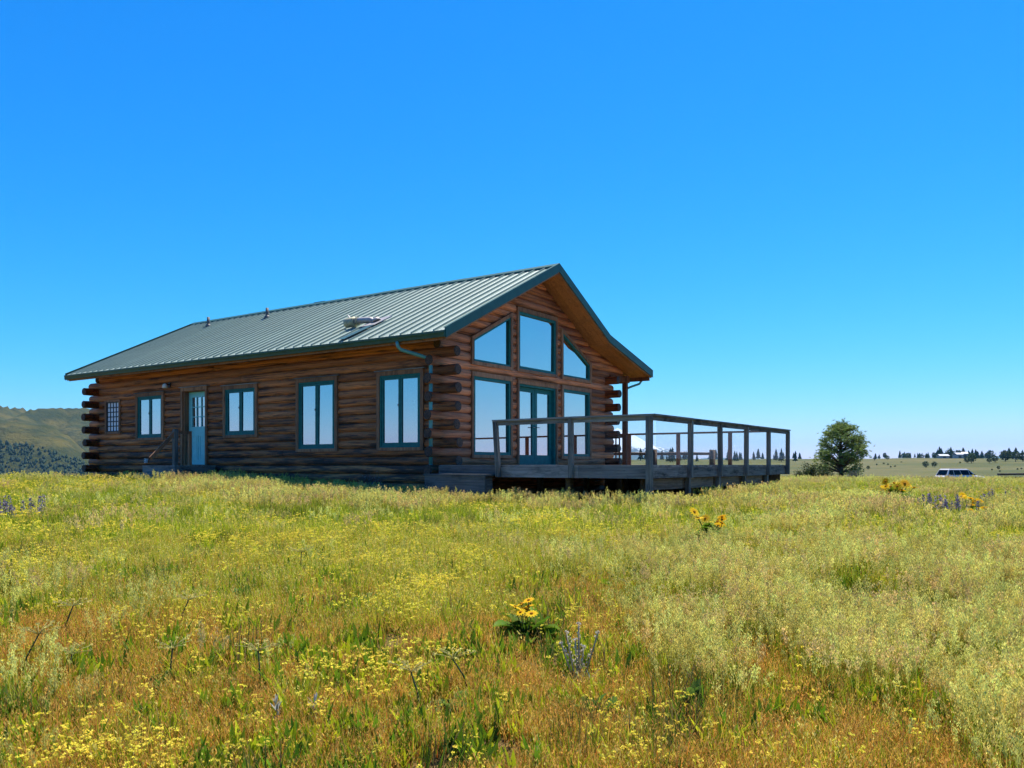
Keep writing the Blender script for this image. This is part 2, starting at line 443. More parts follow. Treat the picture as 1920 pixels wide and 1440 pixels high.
def make_log(parent, axis, a0, a1, z, cx, mat, e0=None, e1=None, r=LR, seed=0):
    """one log; axis 0 runs along o at t=cx, axis 1 runs along t at o=cx. e0/e1(z) give slanted ends"""
    q = random.Random(seed*7919+13)
    n = 12; mb = MB()
    L = a1-a0; k = max(2, min(9, int(L/1.3)+2))
    prev = None
    wob = [(q.uniform(-.006,.006), q.uniform(-.006,.006), r*q.uniform(.955,1.03)) for _ in range(k)]
    rings = []
    for i in range(k):
        f = i/(k-1); ring = []
        for j in range(n):
            a = 2*math.pi*(j+.5)/n
            y = math.cos(a)*wob[i][2]; dz = math.sin(a)*wob[i][2]
            p = a0 + L*f
            if i == 0 and e0: p = e0(z+dz)
            if i == k-1 and e1: p = e1(z+dz)
            if 0 < i < k-1:
                lo = e0(z+dz) if e0 else a0; hi = e1(z+dz) if e1 else a1
                p = lo + (hi-lo)*f
            yy = cx + y + (wob[i][0] if 0 < i < k-1 else 0)
            ring.append(mb.vert((p, yy, z+dz) if axis == 0 else (yy, p, z+dz)))
        rings.append(ring)
    for i in range(k-1):
        for j in range(n):
            qd = (rings[i][j], rings[i][(j+1)%n], rings[i+1][(j+1)%n], rings[i+1][j])
            mb.face(qd if axis == 1 else qd[::-1], 0, True)
    # rounded-over end faces
    for ring, s in ((rings[0], -1), (rings[-1], 1)):
        inner = []
        for idx in ring:
            x, y, zz = mb.v[idx]
            if axis == 0: p = (x+s*.018, cx+(y-cx)*.86, z+(zz-z)*.86)
            else: p = (cx+(x-cx)*.86, y+s*.018, z+(zz-z)*.86)
            inner.append(mb.vert(p))
        for j in range(n):
            mb.face((ring[j], ring[(j+1)%n], inner[(j+1)%n], inner[j]), 1)
        mb.face(inner, 1)
    return mb.build('log', [mat, M['log_end']], parent)

def cut(iv, cuts):
    out = [iv]
    for c0, c1 in cuts:
        nx = []
        for a, b in out:
            if c1 <= a or c0 >= b: nx.append((a, b)); continue
            if c0 > a: nx.append((a, c0))
            if c1 < b: nx.append((c1, b))
        out = nx
    return [(a, b) for a, b in out if b-a > .03]

# openings: (start, end, z0, z1) in s (long walls) or t (gable walls)
LONG_OPEN = [(.53,1.955,.395,2.274), (3.38,4.865,.395,2.274), (6.495,7.94,.813,2.274), (8.80,9.92,-.023,2.274), (10.89,12.34,.813,2.274), (13.30,14.12,1.021,2.065)]
GAB_OPEN = [(1.165,2.865,.186,2.274), (3.115,5.075,-.023,2.274), (5.335,7.015,.186,2.274), (3.115,5.075,2.483,4.153)]
def slopeL(z): return 1.165 + max(0, (z-3.02-.07)/.4925)          # left edge of upper left window at height z
def slopeR(z): return 7.015 - max(0, (z-2.98-.07)/.4925)
seed = 1
def long_wall(tc, mat, opens, label, near):
    global seed
    wall = empty('log_wall', parent=cabin); wall['label'] = label
    for k in range(-1, 16):
        zc = 2.6914 - (k+.5)*PITCH
        passing = (k % 2 == 0)
        hi = (.43+rnd.uniform(-.06,.05)) if passing else -.20
        lo = -(LEN + (.40+rnd.uniform(-.03,.03))) if passing else -(LEN-.20)
        if k == 15: hi, lo = -.03, -LEN+.03
        cuts = [(-b, -a) for a, b, z0, z1 in opens if z0 <= zc <= z1]
        for a, b in cut((lo, hi), cuts):
            # long runs are made of butted logs
            segs = [(a, b)]
            if b-a > 5.5:
                m_ = a + (b-a)*rnd.uniform(.3,.7); segs = [(a, m_-.004), (m_+.004, b)]
            for s0, s1 in segs:
                make_log(wall, 0, s0, s1, zc, tc, mat, seed=seed); seed += 1
    return wall
def gable_wall(oc, mat, opens, label, upper):
    global seed
    wall = empty('log_wall', parent=cabin); wall['label'] = label
    for k in range(-13, 16):
        zc = 2.6914 - (k+.5)*PITCH
        e0 = e1 = None
        if k >= 0:
            passing = (k % 2 == 1)
            lo = -(.30+rnd.uniform(-.05,.05)) if passing else .20
            if oc < -5: lo = -(.43+rnd.uniform(-.03,.03)) if passing else .20
            hi = WID + (.32+rnd.uniform(-.04,.04)) if passing else WID-.20
            if k == 15: lo, hi = .03, WID-.03
        else:
            zt = zc
            def e0(z): return max(.02, (z+.20-2.94)/.4925-.64)
            def e1(z):
                lo_, hi_ = RIDGE_T, 9.6
                for _ in range(30):
                    mid = (lo_+hi_)/2
                    if roof_top(mid)-.20 > z: lo_ = mid
                    else: hi_ = mid
                return min(lo_, 9.2)
            lo, hi = e0(zc), e1(zc)
            if hi-lo < .25: continue
        cuts = [(a, b, None, None) for a, b, z0, z1 in opens if z0 <= zc <= z1]
        if upper and 2.483 < zc < 3.95:
            if slopeL(zc) < 2.865: cuts.append((slopeL(zc), 2.865, slopeL, None))
            if slopeR(zc) > 5.335: cuts.append((5.335, slopeR(zc), None, slopeR))
        cuts.sort(key=lambda c: c[0])
        cur, curf = lo, e0
        for c0, c1, f0, f1 in cuts:
            if c0-cur > .03: make_log(wall, 1, cur, c0, zc, oc, mat, curf, f0, seed=seed)
            seed += 1; cur, curf = c1, f1
        if hi-cur > .03: make_log(wall, 1, cur, hi, zc, oc, mat, curf, e1, seed=seed)
        seed += 1
    return wall
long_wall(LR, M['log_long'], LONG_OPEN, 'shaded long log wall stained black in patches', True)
BACK_OPEN = [(2.0,3.6,.395,2.274), (5.2,6.6,-.023,2.274), (9.5,11.0,.813,2.274)]
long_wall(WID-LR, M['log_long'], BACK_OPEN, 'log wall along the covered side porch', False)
gable_wall(-LR, M['log_gable'], GAB_OPEN, 'reddish glazed gable log wall', True)
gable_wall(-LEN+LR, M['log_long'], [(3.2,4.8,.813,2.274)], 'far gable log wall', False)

# interior: floor, partition, foundation
mb = MB(); mb.box((-LEN+.24,.24,-.10), (-.24,WID-.24,-.03)); mb.build('floor', M['floor_in'], cabin)
mb = MB(); mb.box((-7.6,.24,-.03), (-7.48,2.9,2.95)); mb.box((-7.6,4.4,-.03), (-7.48,WID-.24,2.95)); mb.build('partition', M['interior'], cabin)
mb = MB(); mb.box((-LEN+.06,.06,-1.2), (-.06,WID-.06,-.46)); mb.build('foundation', M['concrete'], cabin)

# ---- windows and doors.  A frame of reference maps (a, n, z): a along the wall, n outwards from the wall face
def P_long(a, n, z): return (-a, -n, z)
def P_back(a, n, z): return (-a, WID+n, z)
def P_gab(a, n, z): return (n, a, z)
def P_far(a, n, z): return (-LEN-n, a, z)
def wbox(mb, P, a0, a1, n0, n1, z0, z1, m=0):
    p, q = P(a0,n0,z0), P(a1,n1,z1); mb.box(p, q, m)
def frame_box(mb, P, a0, a1, z0, z1, wd, n0, n1, bot=None):
    bot = wd if bot is None else bot
    wbox(mb, P, a0, a0+wd, n0, n1, z0, z1); wbox(mb, P, a1-wd, a1, n0, n1, z0, z1)
    wbox(mb, P, a0+wd, a1-wd, n0, n1, z1-wd, z1); wbox(mb, P, a0+wd, a1-wd, n0, n1, z0, z0+bot)
def trim_set(win, P, a0, a1, z0, z1, tw=.10, top=None, cap=True, sill=True, proud=.03, base=True):
    """trim boards round the opening (a0..a1, z0..z1 = outside of the teal frame)"""
    top = tw if top is None else top
    for x0, x1 in ((a0-tw, a0), (a1, a1+tw)):
        mb = MB(); wbox(mb, P, x0, x1, -.10, proud, z0-(.075 if base else 0), z1); mb.build('trim_board', M['trim'], win)
    mb = MB(); wbox(mb, P, a0-tw, a1+tw, -.10, proud+.004, z1, z1+top); mb.build('trim_board', M['trim'], win)
    if base:
        mb = MB(); wbox(mb, P, a0, a1, -.10, proud+.003, z0-.075, z0); mb.build('trim_board', M['trim'], win)
    if cap:
        mb = MB(); wbox(mb, P, a0-tw-.05, a1+tw+.05, -.06, proud+.035, z1+top+.001, z1+top+.025); mb.build('drip_cap', M['grey_o' if P is P_long else 'trim'], win)
def pane(win, P, a0, a1, z0, z1, n):
    # each pane sits a hair out of true, so that no two reflect quite the same sky
    d = [rnd.uniform(-.006,.006) for _ in range(3)]
    c = [(a0,z0,d[0]), (a1,z0,d[1]), (a1,z1,d[2]+d[1]-d[0]), (a0,z1,d[2])]
    mb = MB(); mb.hexa([P(a,n-.004+k,z) for a,z,k in c]+[P(a,n+.004+k,z) for a,z,k in c]); mb.build('pane', M['glass'], win)
def casement(P, a0, a1, z0, z1, label):
    mb = MB(); frame_box(mb, P, a0, a1, z0, z1, .045, -.14, .012)
    mid = (a0+a1)/2
    win = mb.build('window', M['teal'], cabin); win['label'] = label
    for s0, s1 in ((a0+.047, mid-.004), (mid+.004, a1-.047)):
        mb = MB(); frame_box(mb, P, s0, s1, z0+.047, z1-.047, .056, -.07, -.006, .07); mb.build('sash', M['teal'], win)
        pane(win, P, s0+.05, s1-.05, z0+.11, z1-.095, -.035)
    mb = MB(); wbox(mb, P, mid+.045, mid+.065, -.005, .016, z0+(z1-z0)*.57, z0+(z1-z0)*.57+.05); mb.build('latch', M['steel'], win)
    trim_set(win, P, a0, a1, z0, z1, .095, .10)
    return win
casement(P_long, .596, 1.891, .405, 2.135, 'tall casement window nearest the glazed gable')
casement(P_long, 3.444, 4.80, .405, 2.135, 'tall casement window second from the gable')
casement(P_long, 6.561, 7.872, .825, 2.115, 'short casement window right of the side door')
casement(P_long, 10.958, 12.272, .825, 2.115, 'short casement window left of the side door')
casement(P_back, 2.07, 3.53, .405, 2.135, 'casement window on the porch side')
casement(P_back, 9.57, 10.93, .825, 2.115, 'short casement window on the porch side')
casement(P_far, 3.27, 4.73, .825, 2.115, 'casement window in the far gable')
# small gridded window
mb = MB(); frame_box(mb, P_long, 13.34, 14.075, 1.06, 2.025, .03, -.13, .012)
win = mb.build('window', M['black'], cabin); win['label'] = 'small window with dark grid near the far corner'
for i in range(1, 4):
    x = 13.37+.675*i/4; mb = MB(); wbox(mb, P_long, x-.014, x+.014, -.022, -.006, 1.09, 1.995); mb.build('grid_bar', M['black'], win)
for i in range(1, 6):
    z = 1.09+.905*i/6; mb = MB(); wbox(mb, P_long, 13.37, 14.045, -.024, -.004, z-.014, z+.014); mb.build('grid_bar', M['black'], win)
mb = MB(); wbox(mb, P_long, 13.37, 14.045, -.06, -.025, 1.09, 1.995); mb.build('pane', simple('glass_block', (.86,.87,.88), .35, 0, .05, 14, .1), win)
trim_set(win, P_long, 13.34, 14.075, 1.06, 2.025, .075, .06, False)
# side door, set back in its opening
mb = MB(); frame_box(mb, P_long, 8.80, 9.90, -.03, 2.20, .05, -.22, -.02, .03)
door = mb.build('door', M['trim'], cabin); door['label'] = 'pale teal side door with nine panes in its upper half'
mb = MB(); dn0, dn1 = -.215, -.165
wbox(mb, P_long, 8.852, 9.848, dn0, dn1, 0.0, 1.02)
frame_box(mb, P_long, 8.852, 9.848, 1.02, 2.148, .16, dn0, dn1, .10)
for (x0, x1) in ((8.98,9.32), (9.38,9.72)):
    frame_box(mb, P_long, x0, x1, .14, .86, .03, dn1-.001, dn1+.012); wbox(mb, P_long, x0+.07, x1-.07, dn1-.001, dn1+.010, .21, .79)
mb.build('door_leaf', M['door_teal'], door)
for i in (1, 2):
    x = 9.012+.676*i/3; mb = MB(); wbox(mb, P_long, x-.013, x+.013, dn0+.01, dn1+.006, 1.12, 1.99); mb.build('glazing_bar', M['door_teal'], door)
    z = 1.12+.87*i/3; mb = MB(); wbox(mb, P_long, 9.012, 9.688, dn0+.008, dn1+.004, z-.013, z+.013); mb.build('glazing_bar', M['door_teal'], door)
pane(door, P_long, 9.012, 9.688, 1.12, 1.99, -.19)
mb = MB(); mb.tube([P_long(8.93, -.165, 1.0), P_long(8.93, -.11, 1.0)], [.012,.012], 8); mb.tube([P_long(8.93,-.115,1.0), P_long(8.93,-.085,1.0), P_long(8.93,-.07,1.0)], [.022,.03,.018], 10)
mb.build('handle', M['steel'], door)
trim_set(door, P_long, 8.80, 9.90, -.03, 2.17, .085, .10, True, False, base=False)
# French doors
mb = MB(); frame_box(mb, P_gab, 3.181, 5.02, -.02, 2.115, .06, -.20, -.004, .03)
door = mb.build('door', M['teal'], cabin); door['label'] = 'double glazed French doors opening onto the deck'
for x0, x1, hx in ((3.245,4.094,4.03), (4.106,4.956,4.17)):
    mb = MB(); frame_box(mb, P_gab, x0, x1, .014, 2.05, .115, -.15, -.10, .24); mb.build('door_leaf', M['teal'], door)
    pane(door, P_gab, x0+.10, x1-.10, .23, 1.95, -.125)
    mb = MB(); mb.tube([P_gab(hx,-.10,1.0), P_gab(hx,-.045,1.0), P_gab(hx-math.copysign(.09, 4.1-hx)*-1 if False else hx+math.copysign(.09, hx-4.1), -.045, 1.0)], .011, 8); mb.build('handle', M['steel'], door)
    mb = MB(); mb.tube([P_gab(hx,-.10,1.16), P_gab(hx,-.075,1.16)], .028, 10); mb.build('lock', M['steel'], door)
trim_set(door, P_gab, 3.181, 5.02, -.02, 2.115, .075, .10, True, False, base=False)
# fixed lights of the gable
def fixed(a0, a1, z0, z1, label):
    mb = MB(); frame_box(mb, P_gab, a0, a1, z0, z1, .075, -.16, .010)
    win = mb.build('window', M['teal'], cabin); win['label'] = label
    pane(win, P_gab, a0+.07, a1-.07, z0+.07, z1-.07, -.05)
    trim_set(win, P_gab, a0, a1, z0, z1, .07, .11, False)
    return win
fixed(1.229, 2.80, .235, 2.14, 'fixed lower gable window next to the near corner')
fixed(5.40, 6.945, .235, 2.14, 'fixed lower gable window on the porch side')
w_ = fixed(3.165, 5.01, 2.50, 4.0, 'tall central upper gable window')
def poly_window(pts, label):
    """pts counter-clockwise seen from outside, (t, z)"""
    def inset(p, d):
        n = len(p); o = []
        for i in range(n):
            a, b, c = Vector(p[i-1]), Vector(p[i]), Vector(p[(i+1)%n])
            e1 = (b-a).normalized(); e2 = (c-b).normalized()
            n1 = Vector((-e1.y, e1.x)); n2 = Vector((-e2.y, e2.x))
            k = 1+n1.dot(n2); o.append(tuple(b + (n1+n2)*(d/k)))
        return o
    def ring(name, po, pi, n0, n1, mat, parent, split):
        k = len(po); objs = []
        allmb = MB()
        for i in range(k):
            j = (i+1)%k; mb = MB() if split else allmb
            q = [po[i], po[j], pi[j], pi[i]]
            mb.hexa([(n0,)+q[0], (n0,)+q[1], (n0,)+q[2], (n0,)+q[3], (n1,)+q[0], (n1,)+q[1], (n1,)+q[2], (n1,)+q[3]])
            if split: mb.build(name, mat, parent)
        if not split: return allmb.build(name, mat, parent)
    inn = inset(pts, .05); outr = inset(pts, -.085)
    win = ring('window', pts, inn, -.16, .010, M['teal'], cabin, False); win['label'] = label
    ring('trim_board', outr, pts, -.10, .032, M['trim'], win, True)
    g = inset(pts, .04); mb = MB(); k = len(g)
    a = [mb.vert((-.054,)+p) for p in g]; b = [mb.vert((-.046,)+p) for p in g]
    mb.face(a[::-1]); mb.face(b)
    for i in range(k): mb.face((a[i], a[(i+1)%k], b[(i+1)%k], b[i]))
    mb.build('pane', M['glass'], win)
poly_window([(1.229,2.50), (2.80,2.50), (2.80,3.79), (1.229,3.02)], 'sloping upper gable window above the near corner')
poly_window([(5.385,2.50), (6.945,2.50), (6.945,2.96), (5.385,3.73)], 'sloping upper gable window on the porch side')

# ---- roof
ROOF_O1, ROOF_O0 = .68, -(LEN+.60)
roof_mb = MB()
def slab(mb, t0, t1, o0, o1, up0, up1, m=0):
    """piece of roof between t0..t1, o0..o1, from roof_top-up0 to roof_top-up1"""
    p = []
    for dz in (up0, up1):
        for (o, t) in ((o0,t0),(o1,t0),(o1,t1),(o0,t1)):
            p.append((o, t, roof_top(t)+dz))
    mb.hexa(p, m)
for t0, t1 in ((-.62, RIDGE_T), (RIDGE_T, 6.96), (6.96, 9.84)):
    slab(roof_mb, t0, t1, ROOF_O0+.02, ROOF_O1-.02, -.165, -.03)
roof = roof_mb.build('roof', M['trim'], cabin)
roof['label'] = 'green standing-seam metal roof'
NP = 49; pw = (ROOF_O1-ROOF_O0)/NP
def make_panel(t0, t1, mesh_cache={}):
    key = (t0, t1)
    if key in mesh_cache: return mesh_cache[key]
    mb = MB()
    # pan, flat stiffening and one standing rib at its right edge, in panel-local o 0..pw
    def strip(prof):
        rows = []
        for o, dz in prof:
            rows.append((mb.vert((o, t0, roof_top(t0)+dz)), mb.vert((o, t1, roof_top(t1)+dz))))
        for a, b in zip(rows[:-1], rows[1:]): mb.face((a[0], b[0], b[1], a[1]))
        mb.face([r[0] for r in rows][::-1]); mb.face([r[1] for r in rows])
    strip([(0,-.028), (0,0), (pw*.32,.0), (pw*.34,.004), (pw*.37,.004), (pw*.39,0), (pw*.62,0), (pw*.64,.004), (pw*.67,.004), (pw*.69,0), (pw-.036,0), (pw-.031,.043), (pw-.010,.043), (pw-.006,0), (pw-.0005,0), (pw-.0005,-.028)])
    mesh_cache[key] = mb.mesh('roof_panel', M['roof']); return mesh_cache[key]
for t0, t1 in ((-.645, RIDGE_T-.02), (RIDGE_T+.02, 6.955), (6.965, 9.87)):
    me = make_panel(t0, t1)
    for i in range(NP):
        o = link('roof_panel', me, roof); o.location = (ROOF_O0 + i*pw, 0, 0)
# ridge cap in lengths
zr = roof_top(RIDGE_T); L = (ROOF_O1-ROOF_O0)/5
for i in range(5):
    mb = MB(); a, b = ROOF_O0+i*L, ROOF_O0+(i+1)*L+(.04 if i < 4 else 0)
    dz = .058+.004*(i % 2)
    prof = [(RIDGE_T-.16, roof_top(RIDGE_T-.16)+dz), (RIDGE_T, zr+dz+.012), (RIDGE_T+.16, roof_top(RIDGE_T+.16)+dz), (RIDGE_T+.16, roof_top(RIDGE_T+.16)+dz-.05), (RIDGE_T, zr+.0), (RIDGE_T-.16, roof_top(RIDGE_T-.16)+dz-.05)]
    p0 = [mb.vert((a,)+p) for p in prof]; p1 = [mb.vert((b,)+p) for p in prof]
    for j in range(6): mb.face((p0[j], p0[(j+1)%6], p1[(j+1)%6], p1[j]))
    mb.face(p0[::-1]); mb.face(p1); mb.build('ridge_cap', M['gutter'], roof)
# rake trim (green metal) at both gables and the inner wooden edge below it
for oo, s in ((ROOF_O1, 1), (ROOF_O0, -1)):
    for t0, t1 in ((-.66, RIDGE_T), (RIDGE_T, 6.96), (6.96, 9.88)):
        mb = MB(); a, b = (oo-.012, oo+.016) if s > 0 else (oo-.016, oo+.012)
        slab(mb, t0, t1, a, b, -.165, .066)
        a2, b2 = (oo-.055, oo-.012) if s > 0 else (oo+.012, oo+.055)
        slab(mb, t0, t1, a2, b2, .054, .0665)
        mb.build('rake_trim', M['gutter'], roof)
        mb = MB(); a, b = (oo-.05, oo-.014) if s > 0 else (oo+.014, oo+.05)
        slab(mb, t0+(.05 if t0 < 0 else 0), t1-(.05 if t1 > 9 else 0), a, b, -.205, -.1652); mb.build('rake_board', M['soffit'], roof)
# soffit boards: at the gables they run down the slope, under the eaves along the house
for (o0, o1) in ((-.02, ROOF_O1-.052), (ROOF_O0+.052, -LEN+.02)):
    nb = 5; bw = (o1-o0)/nb
    for t0, t1 in ((-.58, RIDGE_T), (RIDGE_T, 6.96), (6.96, 9.80)):
        for i in range(nb):
            mb = MB(); slab(mb, t0, t1, o0+i*bw+.003, o0+(i+1)*bw-.003, -.193-.003*(i % 2), -.166); mb.build('soffit_board', M['soffit'], roof)
M['soffit_o'] = wood_material('soffit_pine_along', 0, (.46,.19,.055), (.24,.085,.025), (.07,.028,.012), .45, .6)
for i in range(4):
    t0 = -.56+i*.16
    mb = MB(); slab(mb, t0+.002, t0+.156, -LEN-.02, -.024, -.192-.003*(i % 2), -.166); mb.build('soffit_board', M['soffit_o'], roof)
for i in range(9):
    t0 = WID+.02+i*.17
    mb = MB(); slab(mb, t0+.002, t0+.166, -LEN-.02, -.024, -.192-.003*(i % 2), -.166); mb.build('soffit_board', M['soffit_o'], roof)
# fascia behind the gutter, gutters, downspouts
def gutter(t_in, s, z_top, o0, o1):
    prof = [(0,0), (0,-.135), (.085,-.135), (.10,-.085), (.128,-.04), (.132,0), (.120,0), (.114,-.036), (.088,-.082), (.074,-.122), (.012,-.122), (.012,0)]
    mb = MB()
    p0 = [mb.vert((o0, t_in+s*a, z_top+b)) for a, b in prof]; p1 = [mb.vert((o1, t_in+s*a, z_top+b)) for a, b in prof]
    k = len(prof)
    for j in range(k): mb.face((p0[j], p0[(j+1)%k], p1[(j+1)%k], p1[j]))
    for o in (o0, o1):   # end stops
        mb.box((o-.004, t_in, z_top-.134), (o+.004, t_in+s*.118, z_top-.002))
    return mb.build('gutter', M['gutter'], cabin)
gutter(-.575, -1, 2.925, ROOF_O0+.0, ROOF_O1-.005)['label'] = 'dark green gutter along the near eave'
gutter(9.79, 1, 2.965, ROOF_O0+.0, ROOF_O1-.005)['label'] = 'gutter along the porch eave'
mb = MB(); mb.box((ROOF_O0+.06, -.572, 2.74), (ROOF_O1-.06, -.545, 2.945)); mb.build('fascia', M['trim'], cabin)
mb = MB(); mb.box((ROOF_O0+.06, 9.74, 2.70), (ROOF_O1-.06, 9.786, 2.98)); mb.build('fascia', M['porch_wood'], cabin)
mb = MB(); mb.tube([(-.74,-.64,2.80), (-.74,-.63,2.70), (-.70,-.58,2.62), (-.45,-.33,2.52), (-.24,-.22,2.44), (-.13,-.19,2.36), (-.13,-.19,1.0), (-.13,-.19,-.02)], .043, 10)
mb.tube([(-.13,-.19,0.0), (-.13,-.19,-.75)], .048, 10)
mb.build('downspout', M['downspout'], cabin)['label'] = 'teal round downspout at the near corner'
mb = MB(); mb.tube([(.30,9.86,2.84), (.30,9.85,2.72), (.26,9.78,2.62), (.06,9.58,2.52), (-.09,9.46,2.44), (-.12,9.43,2.30), (-.12,9.43,-.3)], .036, 10)
mb.build('downspout', M['downspout'], cabin)['label'] = 'teal downspout beside the porch post'
# porch: posts, beam, side floor, railing with balusters
for i, o in enumerate((-.02, -5.0, -10.0, -14.6)):
    mb = MB(); mb.box((o-.07, 9.24, -.04 if i else -1.1), (o+.07, 9.38, 2.62)); mb.build('porch_post', M['porch_wood'], cabin)
mb = MB(); mb.box((-LEN, 9.22, 2.621), (.10, 9.40, 2.84)); mb.build('porch_beam', M['porch_wood'], cabin)
mb = MB(); mb.box((-.09, WID+.02, 2.625), (.05, 9.21, 2.80)); mb.build('porch_beam', M['porch_wood'], cabin)
mb = MB(); mb.box((-LEN, WID+.01, -.16), (-.13, 9.40, -.03)); mb.build('porch_floor', M['grey_o'], cabin)
mb = MB(); mb.box((-LEN, 9.36, -1.3), (-.13, 9.395, -.161)); mb.build('added_porch_skirt', M['skirt'], cabin)  # added closure below the porch floor, so the gap beneath reads dark
rail = MB(); rail.box((-4.93, 9.28, .86), (-.10, 9.34, .95)); rail.box((-4.93, 9.285, .07), (-.10, 9.335, .14))
rl = rail.build('porch_railing', M['porch_wood'], cabin)
bal = MB(); bal.box((-.018,-.018,.141), (.018,.018,.859)); bm_ = bal.mesh('baluster', M['porch_wood'])
for i in range(36):
    o = link('baluster', bm_, rl); o.location = (-.22-i*.13, 9.31, 0)
# vents through the roof
def roof_vent(o, t, h, r, label):
    mb = MB(); z = roof_top(t)
    mb.tube([(o,t,z-.05), (o,t,z+h)], r, 10); mb.tube([(o,t,z-.06),(o,t,z+.05),(o,t,z+.09)], [r*2.4,r*1.7,r*1.02], 10)
    v = mb.build('vent_pipe', M['dark_pipe'], roof); v['label'] = label
roof_vent(-13.44, 3.35, .33, .05, 'upright grey vent pipe nearest the far gable')
roof_vent(-10.13, 3.26, .33, .05, 'upright grey vent pipe nearer the middle of the ridge')
mb = MB(); mb.box((-8.95, RIDGE_T+.22, roof_top(RIDGE_T+.2)-.1), (-8.55, RIDGE_T+.50, zr+.10)); mb.box((-9.0, RIDGE_T+.18, zr+.10), (-8.5, RIDGE_T+.54, zr+.14))
mb.build('roof_vent', M['dark_pipe'], roof)

# fallen flue pipe lying on the near roof slope
def on_roof(o, t, dz): return (o, t, roof_top(t)+dz)
fl = empty('flue_pipe', loc2w(-2.7,.5)+(0,), HA); fl.location.z = 0
tag(fl, 'broken metal flue pipe lying across the near roof slope', 'flue')
def F(o, t, dz): p = on_roof(o, t, dz); return (p[0]+2.7, p[1]-.5, p[2])
mb = MB(); mb.tube([F(-2.62,.62,.02), F(-2.78,.57,.13), F(-3.06,.50,.17), F(-3.30,.46,.17)], [.085,.085,.08,.08], 14); mb.build('pipe', M['steel'], fl)
mb = MB(); mb.tube([F(-3.20,.47,.17), F(-3.22,.47,.17), F(-3.46,.42,.17), F(-3.48,.42,.17)], [.08,.125,.125,.11], 18); mb.tube([F(-3.12,.49,.17), F(-3.15,.485,.17)], .11, 16); mb.build('cap', M['rust_cap'], fl)
mb = MB(); mb.bar(F(-3.42,.52,.24), F(-3.70,.70,.30), .03, .02); mb.build('strap', M['steel'], fl)
mb = MB()
mb.hexa([F(-2.86,.30,.056), F(-2.40,.34,.056), F(-2.30,.86,.056), F(-2.80,.84,.056), F(-2.86,.30,.064), F(-2.40,.34,.064), F(-2.30,.86,.10), F(-2.80,.84,.075)])
mb.tube([F(-2.58,.60,.05), F(-2.62,.60,.13)], [.13,.10], 14); mb.build('flashing', simple('torn_pale_flashing', (.42,.38,.34), .5, .3, .25, 9, .2), fl)
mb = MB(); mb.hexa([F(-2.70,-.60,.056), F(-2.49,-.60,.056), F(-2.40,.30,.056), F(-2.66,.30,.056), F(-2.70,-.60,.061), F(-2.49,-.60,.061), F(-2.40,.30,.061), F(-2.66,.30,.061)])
mb.build('dark_strip', simple('dark_teal_strip', (.022,.090,.095), .5, .1, .2, 5), fl)  # thin dark teal strip running from the flue down to the eave

# wall lamp and socket on the long wall
lw = empty('wall_lamp', loc2w(-10.57, 0)+(2.40,), HA); tag(lw, 'small outdoor lamp on the log wall left of the side door', 'lamp')
mb = MB(); mb.box((-.05,-.03,-.06), (.05,.02,.06)); mb.tube([(0,-.03,.0), (0,-.13,.03), (0,-.16,.02)], .02, 8); mb.build('bracket', M['black'], lw)
mb = MB(); mb.tube([(0,-.16,.03), (0,-.16,-.01), (0,-.16,-.10), (0,-.16,-.11)], [.03,.07,.085,.06], 12); mb.build('lamp_shade', simple('frosted_lamp_glass', (.75,.74,.70), .3), lw)
ob = empty('outlet_box', loc2w(-11.80, 0)+(.12,), HA); tag(ob, 'small white outlet box low on the log wall', 'outlet')
mb = MB(); mb.box((-.04,-.055,-.065), (.04,.03,.065)); mb.build('housing', M['white'], ob)
for z in (-.03, .03):
    mb = MB(); mb.box((-.022,-.060,z-.018), (.022,-.0551,z+.018)); mb.build('socket', M['dark_pipe'], ob)

# ================================================================== the deck
deck = empty('deck', (HX, HY, 0), HA)
tag(deck, 'grey weathered wooden deck with glass-panelled post railing before the glazed gable', 'deck')
D_O, D_T0, D_T1 = 5.48, -.57, 7.85
DZ = -.012
nb = 62; bw = (D_T1-D_T0)/nb
for i in range(nb):
    mb = MB(); t0 = D_T0+i*bw
    mb.box((.03 if 0 < t0+bw else .45, t0+.003, DZ-.04+rnd.uniform(-.002,.002)), (D_O+rnd.uniform(.0,.012), t0+bw-.003, DZ+rnd.uniform(-.002,.002)))
    mb.build('deck_board', M['grey_o'], deck)
def part(mb, name, mat, parent, label=None):
    o = mb.build(name, mat, parent)
    if label: o['label'] = label
    return o
# rim boards
mb = MB(); mb.box((2.05, D_T0-.042, DZ-.25), (3.98, D_T0-.002, DZ-.006)); part(mb, 'rim_board', M['grey_o'], deck)
mb = MB(); mb.box((3.985, D_T0-.041, DZ-.25), (D_O+.04, D_T0-.001, DZ-.008)); part(mb, 'rim_board', M['grey_o'], deck)
mb = MB(); mb.box((.45, D_T0-.038, DZ-.21), (2.046, D_T0-.002, DZ-.004)); part(mb, 'rim_board', M['step'], deck)
tt = np.linspace(D_T0, D_T1, 6)
for i in range(5):
    mb = MB(); mb.box((D_O+.014, tt[i]+.003, DZ-.25+rnd.uniform(-.006,.006)), (D_O+.055, tt[i+1]-.003, DZ-.046)); part(mb, 'rim_board', M['grey_t'], deck)
    if i < 4:
        mb = MB(); mb.box((D_O-.10, tt[i]+.05, DZ-.47), (D_O-.06, tt[i+1]-.006, DZ-.262)); part(mb, 'skirt_board', M['skirt'], deck)
mb = MB(); mb.box((.2, D_T1+.002, DZ-.25), (D_O+.05, D_T1+.042, DZ-.006)); part(mb, 'rim_board', M['grey_o'], deck)
mb = MB(); mb.box((.05, D_T1-.06, -1.3), (D_O-.10, D_T1-.03, DZ-.045)); part(mb, 'skirt_board', M['skirt'], deck)  # added at the back to hide sunlit grass, keeping the underside dark
